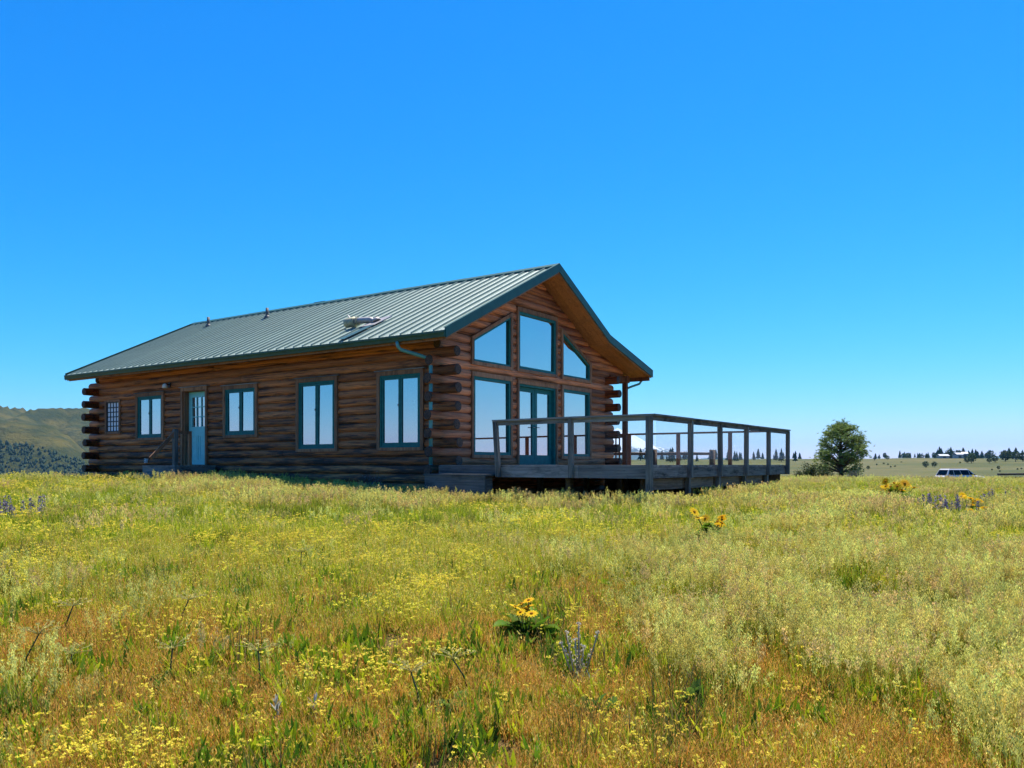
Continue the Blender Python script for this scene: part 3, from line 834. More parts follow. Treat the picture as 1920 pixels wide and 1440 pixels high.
for o in (1.1, 3.3, 5.0):     # piers and joists below
    mb = MB(); mb.box((o-.04, D_T0+.1, DZ-.24), (o+.04, D_T1-.1, DZ-.046)); part(mb, 'joist', M['skirt'], deck)
    for t in (.2, 2.5, 4.8, 7.1):
        mb = MB(); mb.box((o-.06, t-.06, -1.3), (o+.06, t+.06, DZ-.241)); part(mb, 'pier', M['skirt'], deck)
# railing posts
RZ = .93
def post(o, t, z0, lean=(0,0), mat='grey_z', w_=.09):
    mb = MB(); h = w_/2
    lo, lt = lean
    mb.hexa([(o-h,t-h,z0),(o+h,t-h,z0),(o+h,t+h,z0),(o-h,t+h,z0),(o-h+lo,t-h+lt,RZ-.04),(o+h+lo,t-h+lt,RZ-.04),(o+h+lo,t+h+lt,RZ-.04),(o-h+lo,t+h+lt,RZ-.04)])
    return part(mb, 'railing_post', M[mat], deck)
FT = D_T0-.09
post(2.10, FT, -.26, (-.07,-.01)); post(3.85, FT, -.26, (-.012,0)); post(D_O+.035, FT+.0, -1.1, (0,0), 'grey_z', .105)
OT = D_O+.103
for i in range(1, 6):
    post(OT, tt[i]-(.05 if i == 5 else 0), -.26 if i > 1 else -.26, (rnd.uniform(-.01,.01), rnd.uniform(-.02,.02)))
    if i < 5:
        mb = MB(); mb.box((OT-.14, tt[i]+.06, -1.2), (OT-.05, tt[i]+.15, -.265)); part(mb, 'pier', M['grey_z'], deck)
BT = D_T1+.0
for o in (.885, 2.456, 4.0):
    mb = MB(); mb.box((o-.045, BT-.10, DZ+.001), (o+.045, BT-.01, RZ-.05)); part(mb, 'railing_post', M['porch_wood'], deck)
# top rails: an edge board under a flat cap
def rail_run(p, q, mat):
    mb = MB(); mb.bar((p[0],p[1],p[2]-.075), (q[0],q[1],q[2]-.075), .038, .085); part(mb, 'rail_board', M[mat], deck)
    mb = MB(); mb.bar((p[0],p[1],p[2]-.016), (q[0],q[1],q[2]-.016), .135, .034); part(mb, 'rail_cap', M[mat], deck)
rail_run((1.98,FT,RZ-.005), (3.86,FT,RZ+.004), 'grey_o'); rail_run((3.863,FT,RZ+.004), (D_O+.10,FT,RZ), 'grey_o')
for i in range(5):
    rail_run((OT-.0,tt[i]+(-.14 if i == 0 else .002),RZ-.0015*(i % 2)), (OT,tt[i+1]-.002,RZ+.002-.0015*(i % 2)), 'grey_t')
mb = MB(); mb.box((.20,BT-.12,RZ-.05), (D_O+.03,BT+.02,RZ+.0)); part(mb, 'rail_cap', M['porch_wood'], deck)
# glass infill panels between the outer posts
def gpanel(p, q):
    mb = MB(); mb.bar((p[0],p[1],.44), (q[0],q[1],.44), .006, .80, up=(0,0,1)); part(mb, 'glass_panel', M['rail_glass'], deck)
gpanel((3.93,FT), (D_O-.04,FT))
for i in range(5): gpanel((OT, tt[i]+.06), (OT, tt[i+1]-.06))
# wooden steps up to the deck from the meadow
st = empty('wooden_steps', (HX, HY, 0), HA); tag(st, 'grey timber steps beside the deck at the near corner of the cabin', 'steps')
for k, (z, t0, t1) in enumerate(((-.20,-.97,-.62),)):
    for j in range(2):
        mb = MB(); wdt = (t1-t0)/2; mb.box((.32-.16*k, t0+j*wdt+.003, z-.04), (1.98, t0+(j+1)*wdt-.003, z)); mb.build('tread', M['step'], st)
    mb = MB(); mb.box((.34-.16*k, t0+.02, z-.55), (1.96, t0+.05, z-.041)); mb.build('riser', M['step'], st)
for o in (.38, 1.9):
    mb = MB(); mb.box((o-.02, -.94, -.95), (o+.02, -.62, -.245)); mb.build('stringer', M['grey_t'], st)
# entry stoop with a broken handrail
so = empty('door_stoop', (HX, HY, 0), HA); tag(so, 'grey wooden landing with a leaning handrail before the pale teal door', 'stoop')
for j in range(9):
    mb = MB(); t0 = -1.32+j*.1455; mb.box((-9.86, t0+.003, -.06), (-8.30, t0+.1425, -.025)); mb.build('tread', M['grey_o'], so)
mb = MB(); mb.box((-9.85, -1.31, -.32), (-8.31, -1.27, -.061)); mb.build('riser', M['grey_o'], so)
mb = MB(); mb.box((-8.35, -1.268, -.32), (-8.31, -.03, -.061)); mb.build('riser', M['grey_t'], so)
mb = MB(); mb.box((-9.85, -1.268, -.32), (-9.81, -.03, -.061)); mb.build('riser', M['grey_t'], so)
mb = MB(); mb.box((-9.70, -1.66, -.42), (-8.36, -1.325, -.25)); mb.build('lower_step', M['grey_o'], so)
mb = MB(); mb.box((-8.42, -1.31, -.02), (-8.31, -1.20, .97)); mb.build('handrail_post', M['grey_z'], so)
mb = MB(); mb.box((-8.40, -.85, -.02), (-8.32, -.77, .93)); mb.build('handrail_post', M['trim'], so)
mb = MB(); mb.bar((-8.365, -1.26, .88), (-8.365, -1.98, .16), .04, .10); mb.build('handrail', M['trim'], so)
mb = MB(); mb.bar((-8.365, -1.22, .90), (-8.365, -.80, .88), .04, .09); mb.build('handrail', M['trim'], so)

# rail fence on the meadow behind the deck
def W(u, d): return (u-960)/F_PX*d, d
fn = empty('rail_fence', W(1227,34)+(float(ground(*W(1227,34))),)); tag(fn, 'low log rail fence standing in the meadow behind the deck', 'fence')
fx, fy, fz = fn.location
for k in range(-2, 2):
    x = k*2.36; y = k*-.15; gz = float(ground(fx+x, fy+y))-fz
    mb = MB(); q = random.Random(k+50); mb.tube([(x,y,gz-.3), (x+q.uniform(-.02,.02),y,gz+.5), (x+q.uniform(-.03,.03),y,.62-fz+q.uniform(-.02,.03))], [.13,.125,.12], 10); mb.build('fence_post', M['fence'], fn)
for k in range(-2, 1):
    mb = MB(); mb.tube([(k*2.36+.05,k*-.15+.03,.44-fz), (k*2.36+1.2,k*-.15,.455-fz), (k*2.36+2.3,k*-.15-.12,.445-fz)], [.06,.065,.055], 8); mb.build('fence_rail', M['fence'], fn)

# ================================================================== the parked car
M['paint'] = simple('silver_car_paint', (.60,.58,.57), .45, .0, .03)
M['tyre'] = simple('tyre_rubber', (.02,.02,.02), .85); M['rim'] = simple('alloy_rim', (.5,.5,.5), .35, .8)
M['lamp_red'] = simple('tail_light_red', (.35,.01,.01), .2); M['bumper'] = simple('dark_bumper_plastic', (.025,.025,.028), .6)
def make_car():
    cx, cy = W(1801, 84); gz = float(ground(cx, cy))
    car = empty('parked_car', (cx, cy, gz), R(10)); tag(car, 'silver SUV parked beyond the crest, seen from behind', 'car')
    # stations along x (front +): lower body cross-sections
    xs = [-2.38,-2.30,-1.9,-1.0,0,1.0,1.7,2.15,2.36]
    top = [.86,1.02,1.05,1.06,1.06,1.06,.98,.88,.74]
    hw = [.80,.88,.935,.95,.95,.95,.93,.86,.72]
    mb = MB(); rings = []
    for x, tp, h in zip(xs, top, hw):
        pr = [(-h*.9,.32), (-h,.45), (-h*1.0,.72), (-h*.97,tp-.10), (-h*.90,tp), (h*.90,tp), (h*.97,tp-.10), (h,.72), (h,.45), (h*.9,.32)]
        rings.append([mb.vert((x, y, z)) for y, z in pr])
    for a, b in zip(rings[:-1], rings[1:]):
        for j in range(10): mb.face((a[j], a[(j+1)%10], b[(j+1)%10], b[j]), 0, True)
    mb.face(rings[0]); mb.face(rings[-1][::-1]); mb.build('body', M['paint'], car)
    # greenhouse pillars and roof
    gx0, gx1 = [-2.20, 1.05], [-1.78, .35]
    zb, zt = 1.03, 1.70
    base = [(-2.22,-.86),(1.12,-.86),(1.12,.86),(-2.22,.86)]; tops = [(-1.86,-.70),(.25,-.70),(.25,.70),(-1.86,.70)]
    mb = MB(); rows = []
    for f, ex in ((0,0),(.86,.01),(.96,-.02),(1.03,-.10)):
        rr_ = []
        for (bx_, by_), (tx_, ty_) in zip(base, tops):
            x = bx_+(tx_-bx_)*f; y = by_+(ty_-by_)*f
            if f > .95: x -= math.copysign(.10 if f > 1 else .02, x+.8); y -= math.copysign(.06 if f > 1 else .015, y)
            rr_.append(mb.vert((x, y, zb+(zt-zb)*f)))
        rows.append(rr_)
    for a, b in zip(rows[:-1], rows[1:]):
        for j in range(4): mb.face((a[j], a[(j+1)%4], b[(j+1)%4], b[j]))
    mb.face(rows[-1]); mb.build('cabin_roof', M['paint'], car)
    def lerp(p, q, f): return tuple(a+(b-a)*f for a, b in zip(p, q))
    def quad_on(b0, b1, t0, t1, n, u0, u1, v0, v1, name, mat, thick=.012):
        def pt(u, v):
            p = lerp(lerp(b0, b1, u), lerp(t0, t1, u), v); return (p[0]+n[0]*thick, p[1]+n[1]*thick, p[2]+n[2]*thick)
        mb = MB(); q = [pt(u0[0],v0), pt(u1[0],v0), pt(u1[1],v1), pt(u0[1],v1)]; mb.poly(q)
        mb.poly([tuple(c-d*.02 for c, d in zip(p, n)) for p in q][::-1]); mb.build(name, mat, car)
    B = [(x,y,zb) for x, y in base]; T_ = [(x,y,zt) for x, y in tops]
    for s, (i, j) in ((-1,(0,1)), (1,(3,2))):
        n = (0, s, .25)
        for u0, u1 in (((.05,.03),(.24,.20)), ((.26,.22),(.50,.52)), ((.52,.54),(.80,.93))):
            quad_on(B[i], B[j], T_[i], T_[j], n, u0, u1, .10, .84, 'side_window', M['car_glass'])
        quad_on(B[i], B[j], T_[i], T_[j], n, (.815,.945), (.94,.985), .10, .80, 'quarter_window', M['car_glass'])
        mb = MB(); mb.hexa([(.62,s*.93,1.05),(.80,s*.93,1.05),(.80,s*1.10,1.06),(.66,s*1.10,1.06),(.62,s*.93,1.20),(.80,s*.93,1.20),(.80,s*1.10,1.19),(.66,s*1.10,1.19)]); mb.build('mirror', M['bumper'], car)
        mb = MB(); mb.bar((-1.7,s*.60,1.735), (.05,s*.60,1.735), .04, .04); mb.build('roof_rail', M['bumper'], car)
        mb = MB(); mb.hexa([(-2.335,s*.62,.84),(-2.05,s*.945,.84),(-2.05,s*.90,.84),(-2.25,s*.60,.84),(-2.30,s*.62,1.02),(-2.05,s*.93,1.02),(-2.05,s*.88,1.02),(-2.22,s*.60,1.02)]); mb.build('tail_light', M['lamp_red'], car)
        mb = MB(); mb.hexa([(2.20,s*.55,.68),(2.37,s*.50,.66),(2.12,s*.88,.70),(2.0,s*.86,.70),(2.18,s*.55,.80),(2.32,s*.50,.76),(2.10,s*.87,.82),(2.0,s*.86,.82)]); mb.build('headlight', M['white'], car)
        for x in (-1.45, 1.45):
            mb = MB(); mb.tube([(x,s*.70,.36),(x,s*.955,.36)], .36, 20); wh = mb.build('wheel', M['tyre'], car)
            mb = MB(); mb.tube([(x,s*.95,.36),(x,s*.965,.36)], .24, 16); mb.build('rim', M['rim'], wh)
    quad_on(B[3], B[0], T_[3], T_[0], (-1,0,.3), (.06,.06), (.94,.94), .06, .86, 'rear_window', M['car_glass'])
    quad_on(B[1], B[2], T_[1], T_[2], (1,0,.5), (.05,.05), (.95,.95), .05, .88, 'windscreen', M['car_glass'])
    mb = MB(); mb.box((-2.44,-.84,.36), (-2.30,.84,.60)); mb.build('bumper', M['bumper'], car)
    mb = MB(); mb.box((-2.405,-.26,.66), (-2.39,.26,.78)); mb.build('number_plate', M['white'], car)
make_car()

# weathered timber stack at the right edge
tx, ty = W(1912, 62); tz = float(ground(tx, ty))
tp = empty('timber_stack', (tx, ty, tz), R(-8)); tag(tp, 'low stack of weathered timbers at the right edge of the meadow', 'timber')
q = random.Random(5); HB = max(.35, -.50-tz-.30)
for k, (z, nlog) in enumerate(((.10,5), (.10+HB*.5,5), (HB+.05,4))):
    for j in range(nlog):
        y = -.6+j*.28+.1*(k % 2)+q.uniform(-.03,.03); a = q.uniform(-.12,.12)
        mb = MB(); mb.bar((-1.45+q.uniform(-.3,.2), y-a, z+q.uniform(-.03,.03)), (1.6+q.uniform(-.3,.4), y+a, z+q.uniform(-.03,.06)), .20, .12)
        mb.build('timber', M['fence' if (j+k) % 3 else 'grey_o'], tp)

# ================================================================== vegetation
def plant_material(name, transl=.4, vary=.25, rough=.6, patch=None):
    """colour from the mesh attribute, varied per plant; thin leaves let light through"""
    m, nt, out = new_mat(name); n = N(nt)
    at = n.add('ShaderNodeAttribute', attribute_name='col')
    inf = n.add('ShaderNodeObjectInfo')
    hs = n.add('ShaderNodeHueSaturation')
    nt.links.new(at.outputs['Color'], hs.inputs['Color'])
    mr = n.add('ShaderNodeMapRange'); nt.links.new(inf.outputs['Random'], mr.inputs[0]); mr.inputs[3].default_value = 1-vary; mr.inputs[4].default_value = 1+vary
    nt.links.new(mr.outputs[0], hs.inputs['Value'])
    r2 = n.math('FRACT', n.math('MULTIPLY', inf.outputs['Random'], 37.7))
    mh = n.add('ShaderNodeMapRange'); nt.links.new(r2, mh.inputs[0]); mh.inputs[3].default_value = .488; mh.inputs[4].default_value = .512
    nt.links.new(mh.outputs[0], hs.inputs['Hue'])
    col = hs.outputs[0]
    di = n.bsdf(col, rough, 0, None, .06)
    tr = n.add('ShaderNodeBsdfTranslucent'); nt.links.new(col, tr.inputs[0])
    mx = n.add('ShaderNodeMixShader'); mx.inputs[0].default_value = transl
    nt.links.new(di, mx.inputs[1]); nt.links.new(tr.outputs[0], mx.inputs[2]); nt.links.new(mx.outputs[0], out.inputs[0])
    return m
M['grass'] = plant_material('grass_blades', .45, .28)
M['leaf'] = plant_material('broad_leaves', .35, .2, .5)
M['petal'] = plant_material('petals', .35, .12)
M['needle'] = plant_material('pine_needles', .25, .1)
M['bark'] = simple('pine_bark', (.10,.065,.045), .9, 0, .35, 14, .6)
M['far_tree'] = plant_material('far_foliage', .15, .25)

def jit(c, q, v=.15):
    k = 1+q.uniform(-v, v); return (c[0]*k*(1+q.uniform(-v,v)*.4), c[1]*k, c[2]*k)
def blade(mb, q, base, az, h, lean, wd, c0, c1, seg=3):
    """one curved blade"""
    dx, dy = math.cos(az), math.sin(az); px, py = -dy, dx
    prev = None
    for i in range(seg+1):
        f = i/seg
        x = base[0]+dx*lean*f*f; y = base[1]+dy*lean*f*f; z = base[2]+h*(f-.12*f*f*(lean/h if h else 0))
        wv = wd*(1-f)**.7 if f < 1 else 0
        c = tuple(a+(b-a)*f for a, b in zip(c0, c1))
        if i < seg:
            cur = (mb.vert((x-px*wv/2, y-py*wv/2, z), c), mb.vert((x+px*wv/2, y+py*wv/2, z), c))
        else: cur = (mb.vert((x, y, z), c),)
        if prev:
            mb.face((prev[0], prev[1], cur[1], cur[0]) if len(cur) == 2 else (prev[0], prev[1], cur[0]))
        prev = cur
    return (x, y, z)
def leaf(mb, q, base, az, ln, wd, elev, c0, c1, droop=.3, fold=.12, seg=4):
    """lance-shaped leaf with a folded midrib"""
    dx, dy = math.cos(az), math.sin(az); px, py = -dy, dx
    rows = []
    for i in range(seg+1):
        f = i/seg
        r = ln*f*math.cos(elev); z = base[2]+ln*f*math.sin(elev)-droop*ln*f*f
        wv = wd*math.sin(math.pi*min(.97, .06+.9*f)**.8)/2 if i < seg else .001
        x, y = base[0]+dx*r, base[1]+dy*r
        c = tuple(a+(b-a)*f for a, b in zip(c0, c1))
        rows.append((mb.vert((x-px*wv, y-py*wv, z+wv*fold*2), c), mb.vert((x, y, z), tuple(k*.85 for k in c)), mb.vert((x+px*wv, y+py*wv, z+wv*fold*2), c)))
    for a, b in zip(rows[:-1], rows[1:]):
        mb.face((a[0], a[1], b[1], b[0]), 0, True); mb.face((a[1], a[2], b[2], b[1]), 0, True)
def sliver(mb, q, p, s, c):
    """narrow upright seed"""
    p = Vector(p); d = Vector((q.gauss(0,.45), q.gauss(0,.45), 1)).normalized(); a = q.uniform(0,6.283); b = Vector((math.cos(a), math.sin(a), 0))*s*.28
    mb.poly([p-d*s, p+b, p+d*s, p-b], 0, c)
def speck(mb, q, p, s, c):
    """small tilted quad (floret, seed)"""
    a = Vector((q.gauss(0,1), q.gauss(0,1), q.gauss(0,1))).normalized(); b = a.orthogonal().normalized(); b.rotate(Matrix.Rotation(q.uniform(0,6.28), 3, a))
    cc = a.cross(b); p = Vector(p)
    mb.poly([p-b*s, p+cc*s*.6, p+b*s, p-cc*s*.6], 0, c)
def knob(mb, q, p, s, c, n=9):
    """tight floret cluster"""
    for _ in range(n):
        d = Vector((q.gauss(0,1), q.gauss(0,1), abs(q.gauss(0,.8)))).normalized()
        speck(mb, q, Vector(p)+d*s*.7, s*.62, jit(c, q, .15))

RUST, TAN, STRAW = (.52,.180,.026), (.60,.34,.075), (.64,.54,.13)
OLIVE, GRN, YGRN = (.31,.34,.018), (.15,.26,.014), (.46,.51,.018)
DKGRN, YEL, SEED = (.055,.115,.014), (.88,.74,.09), (.63,.60,.15)
PINKSEED = (.62,.46,.17)

def tuft(seed, n, rad_, hh, lean, wd, cols, heads=0, headcol=TAN, seg=3):
    q = random.Random(seed); mb = MB()
    for i in range(n):
        r = rad_*math.sqrt(q.random()); a = q.uniform(0, 6.283); b = (r*math.cos(a), r*math.sin(a), -.02)
        c0, c1 = cols[q.randrange(len(cols))]
        az = a+q.gauss(0,.9); h = hh*q.uniform(.45,1.1)
        tip = blade(mb, q, b, az, h, lean*h*q.uniform(.2,1.3), wd*q.uniform(.7,1.3), jit(c0,q), jit(c1,q), seg)
        if q.random() < heads:
            for k in range(5): sliver(mb, q, (tip[0]+q.gauss(0,.008), tip[1]+q.gauss(0,.008), tip[2]-k*.012+q.gauss(0,.006)), q.uniform(.007,.012), jit(headcol,q,.2))
    return mb
def seed_grass(seed, n, hh, wd, rad_, spk, sz, leafn, hc, stemc):
    """tall bunchgrass with feathery heads"""
    q = random.Random(seed); mb = MB()
    for i in range(leafn):
        r = rad_*math.sqrt(q.random()); a = q.uniform(0,6.283)
        blade(mb, q, (r*math.cos(a), r*math.sin(a), -.02), a+q.gauss(0,.8), hh*q.uniform(.3,.65), hh*q.uniform(.08,.35), wd*1.5, jit(DKGRN if i % 3 else GRN,q), jit(GRN if i % 2 else OLIVE,q))
    for i in range(n):
        r = rad_*math.sqrt(q.random()); a = q.uniform(0,6.283); b = (r*math.cos(a), r*math.sin(a), -.02)
        h = hh*q.uniform(.75,1.08); az = a+q.gauss(0,.7); ln = h*q.uniform(.06,.28)
        tip = blade(mb, q, b, az, h, ln, wd, jit(stemc,q), jit(hc,q,.1))
        hl = h*q.uniform(.24,.34); c = jit(hc, q, .16)
        for k in range(spk):
            f = q.random(); sp = hl*.125*math.sin(math.pi*(.15+.8*f))
            sliver(mb, q, (tip[0]-math.cos(az)*ln*.9*f*hl/h+q.gauss(0,sp), tip[1]-math.sin(az)*ln*.9*f*hl/h+q.gauss(0,sp), tip[2]-hl*f*.95+.01), sz*q.uniform(.7,1.3), jit(c,q,.14))
    return mb
def flower_plant(seed, n, hh, sz, wd, rad_, leafn):
    """low yellow-flowered herb"""
    q = random.Random(seed); mb = MB()
    for i in range(leafn):
        a = q.uniform(0,6.283); r = rad_*.6*q.random()
        leaf(mb, q, (r*math.cos(a), r*math.sin(a), 0), a+q.gauss(0,.5), hh*q.uniform(.35,.7), hh*.12, q.uniform(.5,1.3), jit(GRN,q), jit(YGRN,q), .2, .1, 3)
    for i in range(n):
        a = q.uniform(0,6.283); r = rad_*math.sqrt(q.random())
        b = (r*.5*math.cos(a), r*.5*math.sin(a), 0); h = hh*q.uniform(.65,1.05)
        tip = blade(mb, q, b, a, h, r*.7, wd, jit(OLIVE,q), jit(YGRN,q), 2)
        for k in range(q.randint(2,4)):
            knob(mb, q, (tip[0]+q.gauss(0,sz*1.4), tip[1]+q.gauss(0,sz*1.4), tip[2]+q.gauss(0,sz*.5)), sz*q.uniform(.7,1.2), YEL, 7)
    return mb
def herb(seed, n, ln, wd, cols):
    q = random.Random(seed); mb = MB()
    for i in range(n):
        a = q.uniform(0,6.283); c0, c1 = cols[q.randrange(len(cols))]
        leaf(mb, q, (q.gauss(0,ln*.2), q.gauss(0,ln*.2), 0), a, ln*q.uniform(.6,1.15), wd*q.uniform(.7,1.2), q.uniform(.75,1.5), jit(c0,q), jit(c1,q), .1, .15, 3)
    return mb
def proto(name, mbs, mat):
    c = bpy.data.collections.new(name)
    for k, mb in enumerate(mbs):
        o = bpy.data.objects.new('%s_sprig' % name, mb.mesh(name, mat, True)); c.objects.link(o)
    return c
def scatter(name, coll, pts, label, cat):
    """pts: rows x, y, z, scale, rotz, tilt, tilt direction, variant"""
    k = len(pts)
    me = bpy.data.meshes.new(name); me.vertices.add(k)
    me.vertices.foreach_set('co', pts[:, :3].astype(np.float32).ravel())
    for nm, col in (('scl', 3),):
        a = me.attributes.new(nm, 'FLOAT', 'POINT'); a.data.foreach_set('value', pts[:, col].astype(np.float32))
    a = me.attributes.new('rot', 'FLOAT_VECTOR', 'POINT')
    rot = np.stack([pts[:,5]*np.cos(pts[:,6]), pts[:,5]*np.sin(pts[:,6]), pts[:,4]], -1)
    a.data.foreach_set('vector', rot.astype(np.float32).ravel())
    a = me.attributes.new('idx', 'INT', 'POINT'); a.data.foreach_set('value', pts[:,7].astype(np.int32))
    ob = link(name, me)
    g = bpy.data.node_groups.new(name, 'GeometryNodeTree')
    g.interface.new_socket('Geometry', in_out='INPUT', socket_type='NodeSocketGeometry')
    g.interface.new_socket('Geometry', in_out='OUTPUT', socket_type='NodeSocketGeometry')
    gi = g.nodes.new('NodeGroupInput'); go = g.nodes.new('NodeGroupOutput')
    ci = g.nodes.new('GeometryNodeCollectionInfo'); ci.inputs['Collection'].default_value = coll
    ci.inputs['Separate Children'].default_value = True; ci.inputs['Reset Children'].default_value = True
    ip = g.nodes.new('GeometryNodeInstanceOnPoints'); ip.inputs['Pick Instance'].default_value = True
    mp = g.nodes.new('GeometryNodeMeshToPoints')
    def attr(nm, tp):
        n = g.nodes.new('GeometryNodeInputNamedAttribute'); n.data_type = tp; n.inputs['Name'].default_value = nm
        return n.outputs['Attribute']
    e2r = g.nodes.new('FunctionNodeEulerToRotation')
    L = g.links.new
    L(gi.outputs[0], mp.inputs['Mesh']); L(mp.outputs[0], ip.inputs['Points']); L(ci.outputs[0], ip.inputs['Instance'])
    L(attr('idx', 'INT'), ip.inputs['Instance Index']); L(attr('rot', 'FLOAT_VECTOR'), e2r.inputs[0]); L(e2r.outputs[0], ip.inputs['Rotation'])
    L(attr('scl', 'FLOAT'), ip.inputs['Scale']); L(ip.outputs[0], go.inputs[0])
    md = ob.modifiers.new('scatter', 'NODES'); md.node_group = g
    tag(ob, label, cat, kind='stuff')
    return ob

CLEAR = []      # small clearings where single plants stand
for u_, v_, r_ in ((985,1205,.13),(1340,1030,.36),(1678,950,.40),(1826,966,.25),(1843,984,.25),(1112,1352,.10),(1303,1338,.10),(460,1140,.12),(845,1340,.14),(300,1298,.12),(690,1132,.12),(1085,1285,.07),(1770,975,.30),(1845,955,.2),(22,985,.30),(38,1275,.06),(118,1200,.06),(335,1180,.06),(318,1292,.06),(488,1302,.07),(790,1345,.07),(880,1300,.06),(590,1365,.06),(518,1372,.06)):
    x_, y_, z_ = ray_ground(u_, v_); CLEAR.append((x_, y_, r_))
def candidates(n, r0, r1, half=.70, power=1.0):
    """points in the view wedge, denser near the camera"""
    az = rng.uniform(-half, half, n); t = rng.random(n)
    r = r0*(r1/r0)**t if power == 0 else (r0**power + t*(r1**power-r0**power))**(1/power)
    x = r*np.sin(az); y = r*np.cos(az)
    o, tt_ = w2loc(x, y)
    bad = ((o > -LEN-.15) & (o < .05) & (tt_ > -.04) & (tt_ < 9.5)) | ((o > -.05) & (o < 5.55) & (tt_ > -.62) & (tt_ < 7.95)) \
        | ((o > -9.9) & (o < -8.25) & (tt_ > -1.75) & (tt_ < 0)) | ((o > .1) & (o < 2.0) & (tt_ > -1.02) & (tt_ < 0))
    for cx_, cy_, cr_ in CLEAR:
        bad |= (x-cx_)**2 + ((y-cy_+cr_*.5)*.7)**2 < cr_**2
    x, y = x[~bad], y[~bad]
    z = ground(x, y)
    u = 960+F_PX*x/y; v = HOR-F_PX*z/y
    o, tt_ = w2loc(x, y)
    return x, y, z, u, v, o, tt_
def rows(x, y, z, keep, smin, smax, nvar, tilt=.12, szfn=None):
    x, y, z = x[keep], y[keep], z[keep]; k = len(x)
    s = rng.uniform(smin, smax, k)
    if szfn is not None: s = s*szfn[keep]
    return np.stack([x, y, z, s, rng.uniform(0, 6.283, k), np.abs(rng.normal(0, tilt, k)), rng.uniform(0, 6.283, k), rng.integers(0, nvar, k)], -1)

P_dry = proto('dry_grass', [tuft(100+i, 46, .14, .145, .5, .0042, [(RUST,TAN),(RUST,RUST),(OLIVE,TAN),(RUST,STRAW),(OLIVE,YGRN),(GRN,OLIVE)], .3, TAN) for i in range(5)], M['grass'])
P_green = proto('green_grass', [tuft(200+i, 40, .12, .23, .4, .006, [(GRN,OLIVE),(OLIVE,YGRN),(GRN,YGRN),(OLIVE,TAN)], .15, STRAW) for i in range(5)], M['grass'])
P_tall = proto('seed_grass', [seed_grass(300+i, 6, .36, .0035, .10, 50, .0085, 36, (SEED,STRAW,PINKSEED,SEED)[i % 4], OLIVE) for i in range(6)], M['grass'])
P_flow = proto('yellow_herb', [flower_plant(400+i, 8, .19, .0085, .004, .13, 12) for i in range(5)], M['petal'])
P_herb = proto('green_herb', [herb(500+i, 12, .165, .024, [(GRN,YGRN),(GRN,GRN),(YGRN,YGRN),(DKGRN,GRN)]) for i in range(5)], M['leaf'])
# coarser sprigs for the far half of the meadow
P_green2 = proto('far_grass', [tuft(600+i, 44, .30, .30, .4, .014, [(GRN,OLIVE),(OLIVE,YGRN),(GRN,YGRN),(GRN,YGRN),(DKGRN,GRN),(OLIVE,STRAW)], .10, STRAW, 2) for i in range(5)], M['grass'])
P_tall2 = proto('far_seed_grass', [seed_grass(700+i, 13, .42, .007, .26, 26, .018, 24, (SEED,STRAW,PINKSEED)[i % 3], OLIVE) for i in range(5)], M['grass'])
P_flow2 = proto('far_yellow_herb', [flower_plant(800+i, 9, .27, .015, .008, .26, 6) for i in range(4)], M['petal'])

def patch(x, y, f, s): return fbm(x*f+s*3.1, y*f-s*1.7, 3, int(s*10)+40)
def tall_zone(x, y, u, v):
    """where the feathery bunchgrass stands"""
    right = sstep(1120, 1300, u + (patch(x,y,.6,1)-.5)*260) * sstep(1.0, 0.0, (v-(1130+.30*(u-1150)))/90.) * sstep(1035, 1075, v)
    house = sstep(985, 935, v + (patch(x,y,.5,2)-.5)*60)*sstep(250, 420, u)*sstep(1560, 1400, u)
    band = sstep(.50, .62, patch(x,y,.7,3))*sstep(1150, 1300, u)*sstep(925, 960, v)*.8
    bandl = sstep(.60, .72, patch(x,y,.6,4))*.10
    return np.clip(np.maximum.reduce([right, house, band, bandl]), 0, 1)
def dry_zone(x, y, u, v):
    return np.clip(sstep(1030, 1230, v + (patch(x,y,.9,5)-.5)*420)*1.0 + .06, 0, 1)

# near meadow
x, y, z, u, v, o, t_ = candidates(25000, 2.6, 11.5, .70, 1.5)
gap = patch(x,y,2.6,12) > .37
x, y, z, u, v = x[gap], y[gap], z[gap], u[gap], v[gap]
T = tall_zone(x,y,u,v)*(.25+.75*sstep(.42,.56,patch(x,y,2.0,11))); D = dry_zone(x,y,u,v); pr = rng.random(len(x))
gr = patch(x,y,.9,6)
kt = pr < T*.70
kd = ~kt & (rng.random(len(x)) < D*.90)
kg = ~kt & ~kd
SP = {}
SP['dry'] = rows(x,y,z,kd,.7,1.25,5)
SP['green'] = rows(x,y,z,kg,.55,1.1,5)
SP['tall'] = rows(x,y,z,kt,.75,1.15,6,.14)
fx_, fy_, fz_, fu, fv, _, _ = candidates(12000, 2.6, 12, .70, 1.4)
fp = patch(fx_,fy_,1.1,7); ft = tall_zone(fx_,fy_,fu,fv)
kf = rng.random(len(fx_)) < (.04+sstep(.48,.68,fp)*.32)*(1-.8*ft)
SP['flow'] = rows(fx_,fy_,fz_,kf,.7,1.2,5)
hp = patch(fx_,fy_,1.3,8)
kh = rng.random(len(fx_)) < (.07+sstep(.46,.66,hp)*.5)*(1-.6*ft)
SP['herb'] = rows(fx_,fy_,fz_,kh & ~kf,.6,1.25,5)
scatter('dry_meadow_grass', P_dry, SP['dry'], 'short rust and straw coloured dry grass in the foreground', 'grass')
scatter('green_meadow_grass', P_green, SP['green'], 'short yellow-green grass filling the near meadow', 'grass')
scatter('feathery_bunchgrass', P_tall, SP['tall'], 'tall grass with pale feathery seed heads at the lower right', 'grass')
scatter('yellow_wildflowers', P_flow, SP['flow'], 'small yellow wildflower heads scattered through the near meadow', 'wildflowers')
